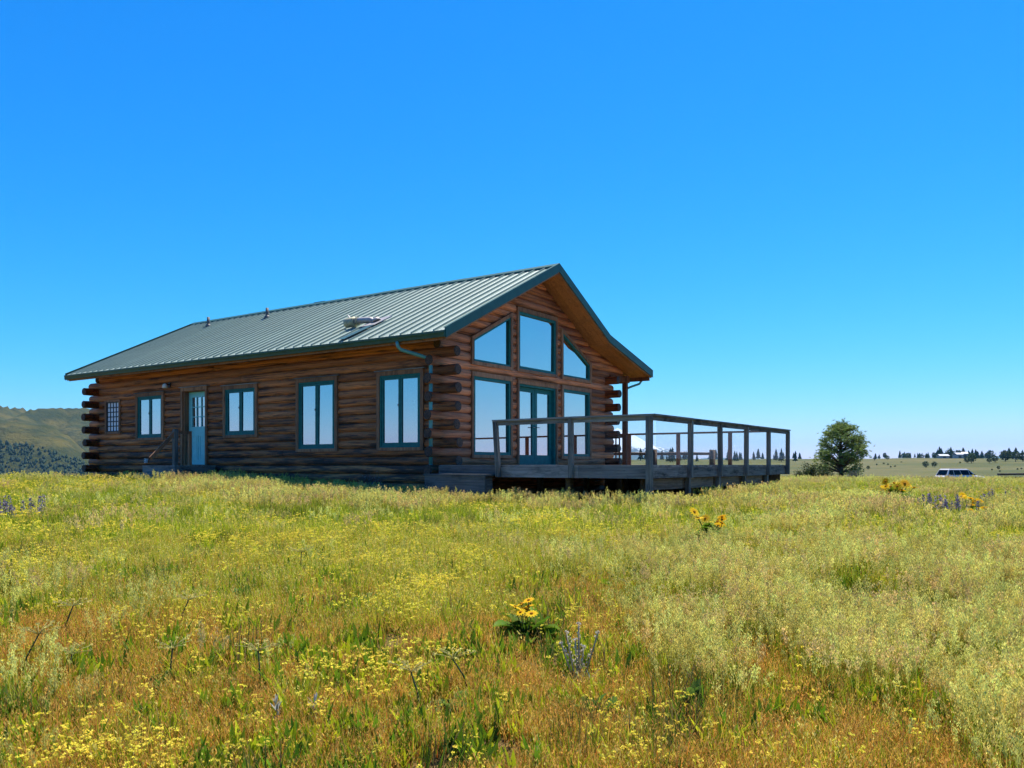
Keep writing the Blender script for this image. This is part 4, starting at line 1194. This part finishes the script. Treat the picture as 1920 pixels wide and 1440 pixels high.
scatter('leafy_herbs', P_herb, SP['herb'], 'low bright green leafy herbs among the foreground grass', 'herbs')
# dark bunches here and there
P_dark = proto('dark_bunch', [tuft(1000+i, 70, .09, .20, .45, .006, [(DKGRN,(.10,.12,.03)),(DKGRN,GRN),((.07,.06,.02),(.20,.15,.06))], .05, TAN) for i in range(4)], M['grass'])
dx_, dy_, dz_, du, dv, _, _ = candidates(2600, 2.7, 26, .68, 1.25)
kk = (patch(dx_,dy_,.8,15) > .5) & (rng.random(len(dx_)) < .55)
scatter('dark_bunchgrass', P_dark, rows(dx_,dy_,dz_,kk,.7,1.6,4), 'dark green and brown bunches of grass dotted through the meadow', 'grass')
# middle meadow and the strip by the house
x, y, z, u, v, o, t_ = candidates(27000, 10.5, 34, .66, 1.3)
gap = patch(x,y,1.3,13) > .36
x, y, z, u, v, o, t_ = x[gap], y[gap], z[gap], u[gap], v[gap], o[gap], t_[gap]
T = tall_zone(x,y,u,v)*(.35+.65*sstep(.42,.56,patch(x,y,1.0,14))); pr = rng.random(len(x))
kt = pr < np.clip(T*.8, .05, .6)
hs_ = np.where((np.abs(t_+1.2) < 1.6) & (o < .6) & (o > -14.9), 1.0, 1.0)*np.where(x < -9, .85, 1.0)
SP['green2'] = rows(x,y,z,~kt,.55,1.0,5,.12,hs_); SP['tall2'] = rows(x,y,z,kt,.62,1.0,5,.14,hs_)
kf = (rng.random(len(x)) < (.03+sstep(.47,.68,patch(x,y,.55,9))*.22)*(1-.75*T))
SP['flow2'] = rows(x,y,z,kf,.6,1.05,4)
x, y, z, u, v, o, t_ = candidates(9000, 32, 75, .66, 1.2)
kt = rng.random(len(x)) < .3
SP['green2'] = np.concatenate([SP['green2'], rows(x,y,z,~kt,.9,1.5,5)]); SP['tall2'] = np.concatenate([SP['tall2'], rows(x,y,z,kt,.8,1.25,5)])
scatter('far_meadow_grass', P_green2, SP['green2'], 'yellow-green grass covering the rise before and behind the cabin', 'grass')
scatter('far_feathery_grass', P_tall2, SP['tall2'], 'tall pale seeding grass along the cabin and deck', 'grass')
scatter('far_yellow_wildflowers', P_flow2, SP['flow2'], 'yellow wildflower drifts in the middle of the meadow', 'wildflowers')

# ---- single plants one can point at
def balsam(u, v, s, nfl, nleaf, label, spread=1.0, seed=1, fs=1.0, group='yellow balsam flowers in the meadow'):
    x, y, z = ray_ground(u, v); q = random.Random(seed)
    pl = empty('flowering_plant', (x, y, z)); tag(pl, label, 'flower', group)
    variants = []
    for k in range(4):
        mb = MB(); leaf(mb, q, (0,0,0), 0, .30, .11, q.uniform(.5,1.1), jit(DKGRN,q), jit(GRN,q,.2), q.uniform(.3,.6), .25, 5); variants.append(mb.mesh('leaf', M['leaf'], True))
    for i in range(nleaf):
        o = link('leaf', variants[i % 4], pl); a = q.uniform(0,6.283)
        o.location = (q.gauss(0,.05*s), q.gauss(0,.05*s), q.uniform(-.01,.06)*s); o.rotation_euler = (q.gauss(0,.2), q.gauss(0,.25), a); o.scale = [s*q.uniform(.7,1.15)]*3
    pet = MB()
    for k in range(13):
        a = 2*math.pi*k/13; leaf(pet, q, (.010*math.cos(a), .010*math.sin(a), 0), a, .036, .015, .15, (.75,.40,.012), (.85,.55,.02), .15, .05, 3)
    pet = pet.mesh('flower', M['petal'], True)
    cen = MB(); cen.tube([(0,0,-.010),(0,0,.004),(0,0,.009)], [.008,.011,.006], 9, c=(.42,.20,.015)); cen = cen.mesh('flower_center', M['petal'], True)
    for i in range(nfl):
        h = q.uniform(.17,.30)*s; a = q.uniform(0,6.283); r = q.uniform(.03,.24)*s*spread
        tip = Vector((r*math.cos(a), r*math.sin(a), h))
        mb = MB(); mb.tube([(tip.x*.15,tip.y*.15,0), (tip.x*.6,tip.y*.6,h*.6), tip], [.004*s,.0035*s,.003*s], 5, c=(.16,.20,.05)); mb.build('stem', M['leaf'], pl, True)
        f = link('flower', pet, pl); f.location = tip; f.rotation_euler = (q.gauss(.1,.5), q.gauss(-.1,.5), q.uniform(0,6.28)); f.scale = [1.15*fs*q.uniform(.85,1.2)]*3
        c = link('flower_center', cen, f)
balsam(985, 1205, .95, 7, 30, 'yellow balsam flowers over dark leaves in the near centre foreground', .8, 3, .85)
balsam(1340, 1030, 1.5, 8, 30, 'yellow balsam flowers over a broad leaf clump below the deck corner', .7, 4, 1.3)
balsam(1678, 950, 1.7, 16, 34, 'largest clump of yellow balsam flowers, below and left of the silver car', .95, 5, 1.85)
balsam(1826, 966, 1.1, 8, 20, 'yellow balsam flowers growing among purple lupines', 1.0, 6, 1.35)
balsam(1843, 984, 1.0, 6, 12, 'low yellow balsam flowers just in front of the purple lupines', 1.2, 7, 1.3)
def leafy(u, v, s, n, label, seed, ln=.24, wd=.075, cols=((.06,.13,.025),(.13,.23,.035))):
    x, y, z = ray_ground(u, v); q = random.Random(seed)
    pl = empty('leafy_plant', (x, y, z)); tag(pl, label, 'plant', 'broad-leaved plants in the meadow')
    vs = []
    for k in range(3):
        mb = MB(); leaf(mb, q, (0,0,0), 0, ln, wd, q.uniform(.7,1.2), jit(cols[0],q), jit(cols[1],q), q.uniform(.15,.4), .3, 5); vs.append(mb.mesh('leaf', M['leaf'], True))
    for i in range(n):
        o = link('leaf', vs[i % 3], pl); o.location = (q.gauss(0,.03*s), q.gauss(0,.03*s), q.uniform(-.01,.02)); o.rotation_euler = (q.gauss(0,.15), q.gauss(0,.2), q.uniform(0,6.283)); o.scale = [s*q.uniform(.7,1.15)]*3
leafy(1112, 1352, .75, 9, 'small broad-leaved plant at the bottom edge right of centre', 21)
leafy(1303, 1338, .8, 12, 'upright green leaf clump near the bottom edge, right of the silvery stalks', 22)
leafy(460, 1140, .85, 14, 'dark green leaf clump left of centre in the foreground', 23)
leafy(1868, 1205 if False else 1190, .7, 10, 'green leaves under feathery grass near the right edge', 24)
leafy(845, 1340, .9, 18, 'spreading round-leaved plant at the bottom left of centre', 25, .14, .085)
leafy(300, 1298, .8, 14, 'low green leaf clump at the lower left with a stalk above it', 26, .15, .06)
leafy(690, 1132, .8, 12, 'bright green leaf clump left of the near balsam flowers', 27, .15, .05)
leafy(1395, 1200, .7, 9, 'green leaves beside the edge of the feathery grass', 28)
def lupine(u, v, s, n, spread, label, seed):
    x, y, z = ray_ground(u, v); q = random.Random(seed)
    pl = empty('lupine', (x, y, z)); tag(pl, label, 'lupine', 'purple lupines in the meadow')
    mb = MB()
    for i in range(40):
        a = q.uniform(0,6.283); leaf(mb, q, (q.gauss(0,spread*.5), q.gauss(0,spread*.3), .0), a, .20*s, .03, q.uniform(.6,1.3), jit(GRN,q), jit((.20,.27,.08),q), .2, .2, 3)
    mb.build('foliage', M['leaf'], pl, True)
    for i in range(n):
        bx, by = q.gauss(0,spread*.55), q.gauss(0,spread*.3); h = s*q.uniform(.18,.34); mb = MB()
        mb.tube([(bx,by,0),(bx+.01,by,h)], [.004,.003], 5, c=(.15,.2,.08))
        for k in range(46):
            f = q.random(); rr_ = .026*s*(1.1-f*.8); a = q.uniform(0,6.283)
            speck(mb, q, (bx+rr_*math.cos(a), by+rr_*math.sin(a), h*(.45+.58*f)), .014*s, jit((.23,.18,.25) if q.random() < .7 else (.40,.37,.42), q, .2))
        mb.build('flower_spike', M['petal'], pl, True)
lupine(1770, 975, 1.25, 20, .36, 'purple lupine spikes left of the yellow balsam flowers at right', 31)
lupine(1845, 955, 1.1, 11, .3, 'purple lupines behind the right-hand balsam flowers', 33)
lupine(1818, 935, .9, 6, .22, 'small far lupine patch below the silver car', 34)
lupine(22, 985, 1.25, 18, .4, 'purple lupines at the left edge of the meadow', 35)
def parsley(u, v, h, label, seed, lean):
    x, y, z = ray_ground(u, v); q = random.Random(seed)
    pl = empty('umbel_stalk', (x, y, z)); tag(pl, label, 'wildflower', 'tall umbel stalks in the foreground')
    tip = Vector((lean*h, q.uniform(-.05,.05), h))
    mb = MB(); mb.tube([(0,0,-.02), (tip.x*.35,tip.y*.3,h*.5), tip], [.0055,.005,.004], 6, c=(.075,.10,.05)); mb.build('stem', M['leaf'], pl, True)
    um = MB(); fl_ = MB()
    for k in range(11):
        a = 2*math.pi*k/11+q.uniform(-.2,.2); ln = q.uniform(.05,.12); e = tip+Vector((ln*math.cos(a), ln*math.sin(a), q.uniform(.015,.06)))
        um.tube([tip, (tip+e)/2+Vector((0,0,.008)), e], .0018, 4, c=(.40,.38,.14)); knob(fl_, q, e, .013, (.62,.54,.16), 8)
    um.build('umbel', M['petal'], pl, True); fl_.build('flower_head', M['petal'], pl, True)
    lf = MB()
    for k in range(8): leaf(lf, q, (0,0,0), q.uniform(0,6.283), .10, .035, q.uniform(.3,1.0), jit(DKGRN,q), jit(GRN,q), .3, .2, 3)
    lf.build('foliage', M['leaf'], pl, True)
for i, (u, v, h, ln, lb) in enumerate([
    (38,1275,.26,.45,'leaning dark umbel stalk at the lower left edge'), (118,1200,.22,.30,'dark umbel stalk standing behind the lower left one'),
    (125,1285,.16,.05,'short upright umbel stalk near the lower left corner'), (335,1180,.20,.35,'slanting umbel stalk left of the dark leaf clump'),
    (318,1292,.22,.08,'upright umbel stalk above the low leaf clump at lower left'), (488,1302,.24,-.03,'upright umbel stalk with pale head near the bottom left'),
    (790,1345,.24,-.20,'curved umbel stalk at the bottom, left of centre'), (880,1300,.20,-.45,'bent umbel stalk leaning left above the round leaves'),
    (563,1085,.24,.02,'thin upright umbel stalk in the middle of the left meadow'), (1172,1130,.16,.10,'small umbel stalk right of the near balsam flowers')]):
    parsley(u, v, h, lb, 60+i, ln)
# silvery stalks
x, y, z = ray_ground(1085, 1285); q = random.Random(77)
pl = empty('silvery_plant', (x, y, z)); tag(pl, 'pale silvery stalks with woolly tips in the foreground right of centre', 'plant')
for k, (dx, h) in enumerate(((-.10,.24), (-.07,.30), (0.0,.35), (.11,.30), (.03,.22), (-.02,.26))):
    mb = MB(); mb.tube([(dx*.2,0,0), (dx*.7,.02*q.uniform(-1,1),h*.6), (dx,q.uniform(-.03,.03),h)], [.006,.005,.004], 6, c=(.42,.38,.27))
    for j in range(26):
        f = q.random(); speck(mb, q, (dx*f+q.gauss(0,.006), q.gauss(0,.006), h*(.15+.85*f)), .010, jit((.52,.47,.35),q,.2))
    knob(mb, q, (dx,0,h), .014, (.60,.55,.44), 10); mb.build('stalk', M['leaf'], pl, True)
mb = MB()
for k in range(30): leaf(mb, q, (q.gauss(0,.05),q.gauss(0,.04),0), q.uniform(0,6.283), .13, .012, q.uniform(.4,1.3), jit((.30,.32,.24),q), jit((.42,.42,.34),q), .2, .2, 3)
mb.build('foliage', M['leaf'], pl, True)
for i, (u, v, h, lb) in enumerate(((590,1365,.13,'pale woolly stalk tip at the bottom edge, left of centre'), (518,1372,.14,'pale woolly sprig at the bottom left edge'))):
    x, y, z = ray_ground(u, v); pl = empty('silvery_sprig', (x, y, z)); tag(pl, lb, 'plant', 'pale woolly sprigs at the bottom edge')
    mb = MB(); mb.tube([(0,0,-.02),(.01,0,h)], [.006,.004], 6, c=(.36,.36,.3))
    for j in range(24): leaf(mb, q, (0,0,h*q.random()), q.uniform(0,6.283), .06, .009, q.uniform(.6,1.3), jit((.40,.41,.35),q), jit((.5,.5,.45),q), .1, .1, 3)
    mb.build('stalk', M['leaf'], pl, True)

# grey twiggy sage against the long wall
def twig_bush(name, pos, s, n, label, cat, stemc, leafc, dens, group=None, hgt=1.0):
    q = random.Random(int(abs(pos[0]*31+pos[1]*17)*100) % 9999)
    pl = empty(name, pos); tag(pl, label, cat, group)
    st_ = MB(); lf = MB()
    for i in range(n):
        a = q.uniform(0,6.283); e = q.uniform(.5,1.45); d = Vector((math.cos(a)*math.cos(e), math.sin(a)*math.cos(e), math.sin(e)*hgt))
        L_ = s*q.uniform(.6,1.1); p1 = d*L_*.5+Vector((q.gauss(0,.05*s),q.gauss(0,.05*s),0)); p2 = d*L_+Vector((q.gauss(0,.12*s),q.gauss(0,.12*s),q.gauss(0,.06*s)))
        st_.tube([(0,0,-.03), p1, p2], [.012*s,.008*s,.003*s], 4, c=stemc)
        for k in range(dens):
            f = q.uniform(.35,1.05); p = (p1 if f < .6 else p1.lerp(p2, (f-.6)/.45)) + Vector((q.gauss(0,.07*s),q.gauss(0,.07*s),q.gauss(0,.07*s)))
            speck(lf, q, p, q.uniform(.02,.04)*s*(1.6 if dens > 20 else 1), jit(leafc,q,.35))
    st_.build('stems', M['leaf'], pl, True); lf.build('foliage', M['leaf'], pl, True)
wx, wy = loc2w(-1.75, -.42); twig_bush('sage_bush', (wx, wy, float(ground(wx,wy))), .62, 46, 'grey twiggy bush against the log wall under the tall window', 'bush', (.13,.12,.12), (.17,.17,.17), 9)
wx, wy = loc2w(-.75, -.40); twig_bush('wall_weed', (wx, wy, float(ground(wx,wy))), .36, 20, 'small green weed growing at the foot of the downspout', 'weed', (.10,.12,.04), (.16,.19,.07), 14)
wx, wy = loc2w(-3.35, -.50); twig_bush('wall_weed', (wx, wy, float(ground(wx,wy))), .40, 20, 'yellow-topped weed at the wall between the tall windows', 'weed', (.10,.12,.04), (.30,.29,.09), 14)

# ---- trees
def pine_tree(u, d, height, halfw, label, seed):
    x, y = W(u, d); z = float(ground(x, y)); q = random.Random(seed)
    tr = empty('pine_tree', (x, y, z)); tag(tr, label, 'tree')
    tk = MB(); tk.tube([(0,0,-.2),(.02,0,height*.25),(-.05,.03,height*.5),(.0,0,height*.78),(.04,0,height*.93)], [.20,.16,.12,.06,.02], 10, c=(.1,.07,.05))
    cl = []
    for i in range(108):
        f = q.random()**.8; zz = height*(.16+.82*f)
        prof = halfw*(math.sin(math.pi*min(1, .30+.70*(1-f)))**.55 if f > .2 else .93)*(1.0 if f < .45 else (1-f)**.5/.55**.5*.98+.02)
        rr_ = prof*(.35+.65*math.sqrt(q.random()))*q.uniform(.82,1.10); a = q.uniform(0,6.283)
        cl.append(Vector((rr_*math.cos(a), rr_*math.sin(a), zz-.10*rr_)))
    for c in cl:
        hb = max(height*.16, c.z-.45*math.hypot(c.x,c.y)-.1); b = Vector((0,0,hb)); m_ = b.lerp(c,.55)+Vector((0,0,.06*q.uniform(-1,2)))
        r0 = .045+.02*q.random(); tk.tube([b, m_, c], [r0, r0*.6, .012], 6, c=(.1,.07,.05))
    tk.build('trunk', M['bark'], tr, True)
    cr = MB()
    for c in cl:
        base = (.12,.175,.038) if q.random() < .55 else (.21,.26,.055)
        for k in range(q.randint(26,36)):
            dd = Vector((q.gauss(0,.25), q.gauss(0,.25), q.gauss(0,.15))); p = c+dd
            col = jit(base, q, .35)
            for j in range(7):
                v_ = Vector((q.gauss(0,1)+p.x*.25, q.gauss(0,1)+p.y*.25, q.gauss(.5,.8))).normalized()*q.uniform(.14,.26)
                s_ = v_.orthogonal().normalized()*.028
                cr.face((cr.vert(p-s_, col), cr.vert(p+s_, col), cr.vert(p+v_, tuple(k_*1.25 for k_ in col))))
    cr.build('crown', M['needle'], tr, True)
pine_tree(1577, 66, 4.75, 2.18, 'lone rounded pine tree on the meadow crest right of the deck', 4)
for i, (u, d, s, lb) in enumerate(((1518,52,.9,'dark shrub at the foot of the lone pine, on its left'), (1497,55,.55,'low shrub farthest left of the lone pine'), (1544,58,.75,'shrub under the left branches of the lone pine'), (1600,60,.6,'grey-green shrub right of the pine trunk'))):
    x, y = W(u, d); twig_bush('shrub', (x, y, float(ground(x,y))+.12), s*1.25, 42, lb, 'shrub', (.06,.045,.03), (.055,.072,.025) if i < 3 else (.12,.14,.12), 26, 'shrubs around the lone pine')

def far_tree_mesh(seed, kind):
    q = random.Random(seed); cr = MB(); tk = MB()
    if kind == 'conifer':
        tk.tube([(0,0,-.3),(0,0,.5)], [.03,.012], 6, c=(.1,.07,.05)); T_ = 8
        for i in range(T_):
            f = i/(T_-1); z0 = .10+.80*f; rr_ = (.26*(1-f)**.8+.02)*q.uniform(.8,1.15); n = 9
            top = cr.vert((q.gauss(0,.008), q.gauss(0,.008), min(1.0, z0+.20)), jit((.045,.075,.036),q,.2)); ring = []
            for j in range(n*2):
                a = math.pi*j/n; r_ = rr_*(q.uniform(.85,1.2) if j % 2 else q.uniform(.5,.75))
                ring.append(cr.vert((r_*math.cos(a), r_*math.sin(a), z0+q.uniform(-.035,.02)), jit((.040,.068,.032),q,.3)))
            for j in range(n*2): cr.face((ring[j], ring[(j+1)%(2*n)], top))
    else:
        tk.tube([(0,0,-.3),(.02,0,.45)], [.04,.02], 6, c=(.1,.07,.05))
        for i in range(260):
            d = Vector((q.gauss(0,1),q.gauss(0,1),q.gauss(0,1))).normalized()*q.uniform(.5,1)
            cb = Vector((d.x*.42, d.y*.42, .54+d.z*.44)); speck(cr, q, cb, q.uniform(.05,.10), jit((.050,.080,.036),q,.35))
    return cr.mesh('crown', M['far_tree'], True), tk.mesh('trunk', M['bark'], True)
FT_ = {'conifer': [far_tree_mesh(900+i,'conifer') for i in range(4)], 'round': [far_tree_mesh(950+i,'round') for i in range(3)]}
def far_tree(u, d, h, wd, kind, label, group, k):
    x, y = W(u, d); cr, tk = FT_[kind][k % len(FT_[kind])]
    o = empty('conifer_tree' if kind == 'conifer' else 'field_tree', (x, y, float(ground(x,y))), k*1.7); o.scale = (wd, wd, h)
    tag(o, label, 'tree', group)
    link('crown', cr, o); link('trunk', tk, o)
q = random.Random(12)
for i in range(105):       # wood along the skyline at the right
    u = q.uniform(1690, 1990) if i > 10 else q.uniform(1640, 1780); d = q.uniform(840, 1010)
    h = q.uniform(7,15)*(1.0 if u > 1740 else .7)
    if i % 5 < 3: far_tree(u, d, h, h*q.uniform(.8,1.3), 'conifer', 'small pointed conifer in the skyline wood at the far right', 'conifers along the right skyline', i)
    else: far_tree(u, d, h*.8, h*q.uniform(.6,.9), 'round', 'small round-topped tree in the skyline wood at the far right', 'round trees along the right skyline', i)
for i in range(46):       # trees seen between the railing posts
    u = q.uniform(1150, 1500); d = q.uniform(560, 900); h = q.uniform(5,11)
    far_tree(u, d, h, h*q.uniform(.8,1.2), 'conifer', 'small far conifer seen between the deck railing posts', 'far conifers behind the deck', i)
for i, (u, d, hp, lb) in enumerate(((1736,420,9,'dark round tree left of the silver car, in the open field'), (1752,430,8,'smaller round tree beside the one left of the car'),
    (1822,480,13,'tall round field tree just above the car'), (1813,485,9,'short round field tree touching its taller neighbour above the car'),
    (1855,470,7,'low round tree right of the car in the field'), (1866,480,9,'round tree in the field between car and right edge'), (1885,500,15,'large pale round tree near the right edge'), (1904,490,14,'large round tree right beside the right edge'), (1918,480,12,'round tree cut by the right edge'),
    (1640,640,5,'small round tree on the field skyline right of the pine'), (1664,650,6,'round tree on the bare skyline, second from the pine'),
    (1872,380,5,'small dark bush-like tree low in the right field'), (1628,400,5,'small dark tree in the field just right of the pine'))):
    h = 1.5*hp/F_PX*d; far_tree(u, d, h, h*1.1, 'round', lb, 'single trees in the far field', i)
for i, (u, v) in enumerate(((1644,873),(1657,871),(1665,873),(1670,875),(1678,874),(1690,866),(1875,880),(1860,879),(1908,879),(1915,878),(1731,872),(1800,872))):
    d = 330+ (880-v)*18; x, y = W(u, d); h = 4/F_PX*d
    cr, tk = FT_['round'][i % 3]; o = empty('field_bush', (x, y, float(ground(x,y))), i); o.scale = (h*1.2, h*1.2, h); tag(o, 'tiny dark bush dotted over the far field', 'bush', 'bushes dotted over the far field'); link('crown', cr, o)
# far farm buildings
M['barn_white'] = simple('far_pale_roofing', (.42,.44,.48), .5); M['barn_wall'] = simple('far_barn_wall', (.32,.30,.28), .8)
def farmhouse(u, d, L_, wd, h, rz, label, i):
    x, y = W(u, d); o = empty('farm_building', (x, y, float(ground(x,y))), rz); tag(o, label, 'building')
    mb = MB(); mb.box((-L_/2,-wd/2,-1), (L_/2,wd/2,h)); mb.build('wall', M['barn_wall'], o)
    mb = MB(); r = h+wd*.28
    for s in (-1, 1):
        mb.hexa([(-L_/2-.4,s*(wd/2+.5),h-.15),(L_/2+.4,s*(wd/2+.5),h-.15),(L_/2+.4,0,r),(-L_/2-.4,0,r),(-L_/2-.4,s*(wd/2+.5),h+.1),(L_/2+.4,s*(wd/2+.5),h+.1),(L_/2+.4,0,r+.25),(-L_/2-.4,0,r+.25)])
    mb.build('roof', M['barn_white'], o)
    mb = MB(); mb.box((-1.5,-wd/2-.05,0), (1.5,-wd/2+.02,h*.7)); mb.build('door', M['bumper'], o)
farmhouse(1796, 800, 7, 6, 3.6, .15, 'pale-roofed farm building on the skyline above the car, left one', 0)
farmhouse(1808, 810, 5, 5, 5.0, -.2, 'smaller pale-roofed farm building right of the left one', 1)
farmhouse(1768, 815, 10, 5, 2.2, .1, 'low dark farm shed left of the pale roofs', 2)
farmhouse(1910, 760, 7, 5, 3.6, .3, 'pale-roofed house between the trees at the right edge', 3)

# woodland on the lower slopes of the hill: one mass
k = 15000; uu = rng.uniform(-350, 330, k); yy = rng.uniform(1000, 1980, k); xx = (uu-960)/F_PX*yy; hz = hill_h(xx, yy)
n_ = fbm(xx*.006, yy*.004, 4, 61); low = sstep(34, -12, hz)
keep = np.where(yy > 1500, (n_ - .10*sstep(70,110,hz)) > .535, (n_ + .42*sstep(46,-8,hz)) > .68)
xx, yy, hz = xx[keep], yy[keep], hz[keep]
mb = MB(); q = random.Random(90)
for x, y, z in zip(xx.tolist(), yy.tolist(), hz.tolist()):
    h = q.uniform(3,7); r = h*q.uniform(.30,.48); c = jit((.045,.065,.034), q, .35); cd = tuple(k_*.9 for k_ in c)
    top = mb.vert((x, y, z+h), c); a0 = q.uniform(0,6.283); n = 6
    ring = [mb.vert((x+r*q.uniform(.7,1.2)*math.cos(a0+6.283*j/n), y+r*q.uniform(.7,1.2)*math.sin(a0+6.283*j/n), z+h*q.uniform(.2,.5)), c) for j in range(n)]
    low_ = [mb.vert((mb.v[i][0]*.6+x*.4, mb.v[i][1]*.6+y*.4, z-1), cd) for i in ring]
    for j in range(n):
        mb.face((ring[j], ring[(j+1)%n], top)); mb.face((low_[j], low_[(j+1)%n], ring[(j+1)%n], ring[j]))
tag(mb.build('hillside_woodland', M['far_tree'], None, True), 'bluish woodland covering the lower slopes of the left hill', 'woodland', kind='stuff')

# ================================================================== haze
def haze_material():
    m, nt, out = new_mat('valley_haze')
    v = nt.nodes.new('ShaderNodeVolumePrincipled'); v.inputs['Color'].default_value = (.22,.60,1.0,1); v.inputs['Density'].default_value = 4.5e-5
    v.inputs['Anisotropy'].default_value = .2
    nt.links.new(v.outputs[0], out.inputs['Volume']); return m
mb = MB(); mb.box((-15500,-15500,-260), (15500,15500,430))
hz_ = mb.build('haze', haze_material()); tag(hz_, 'pale blue summer haze over the valley', 'haze', kind='stuff')
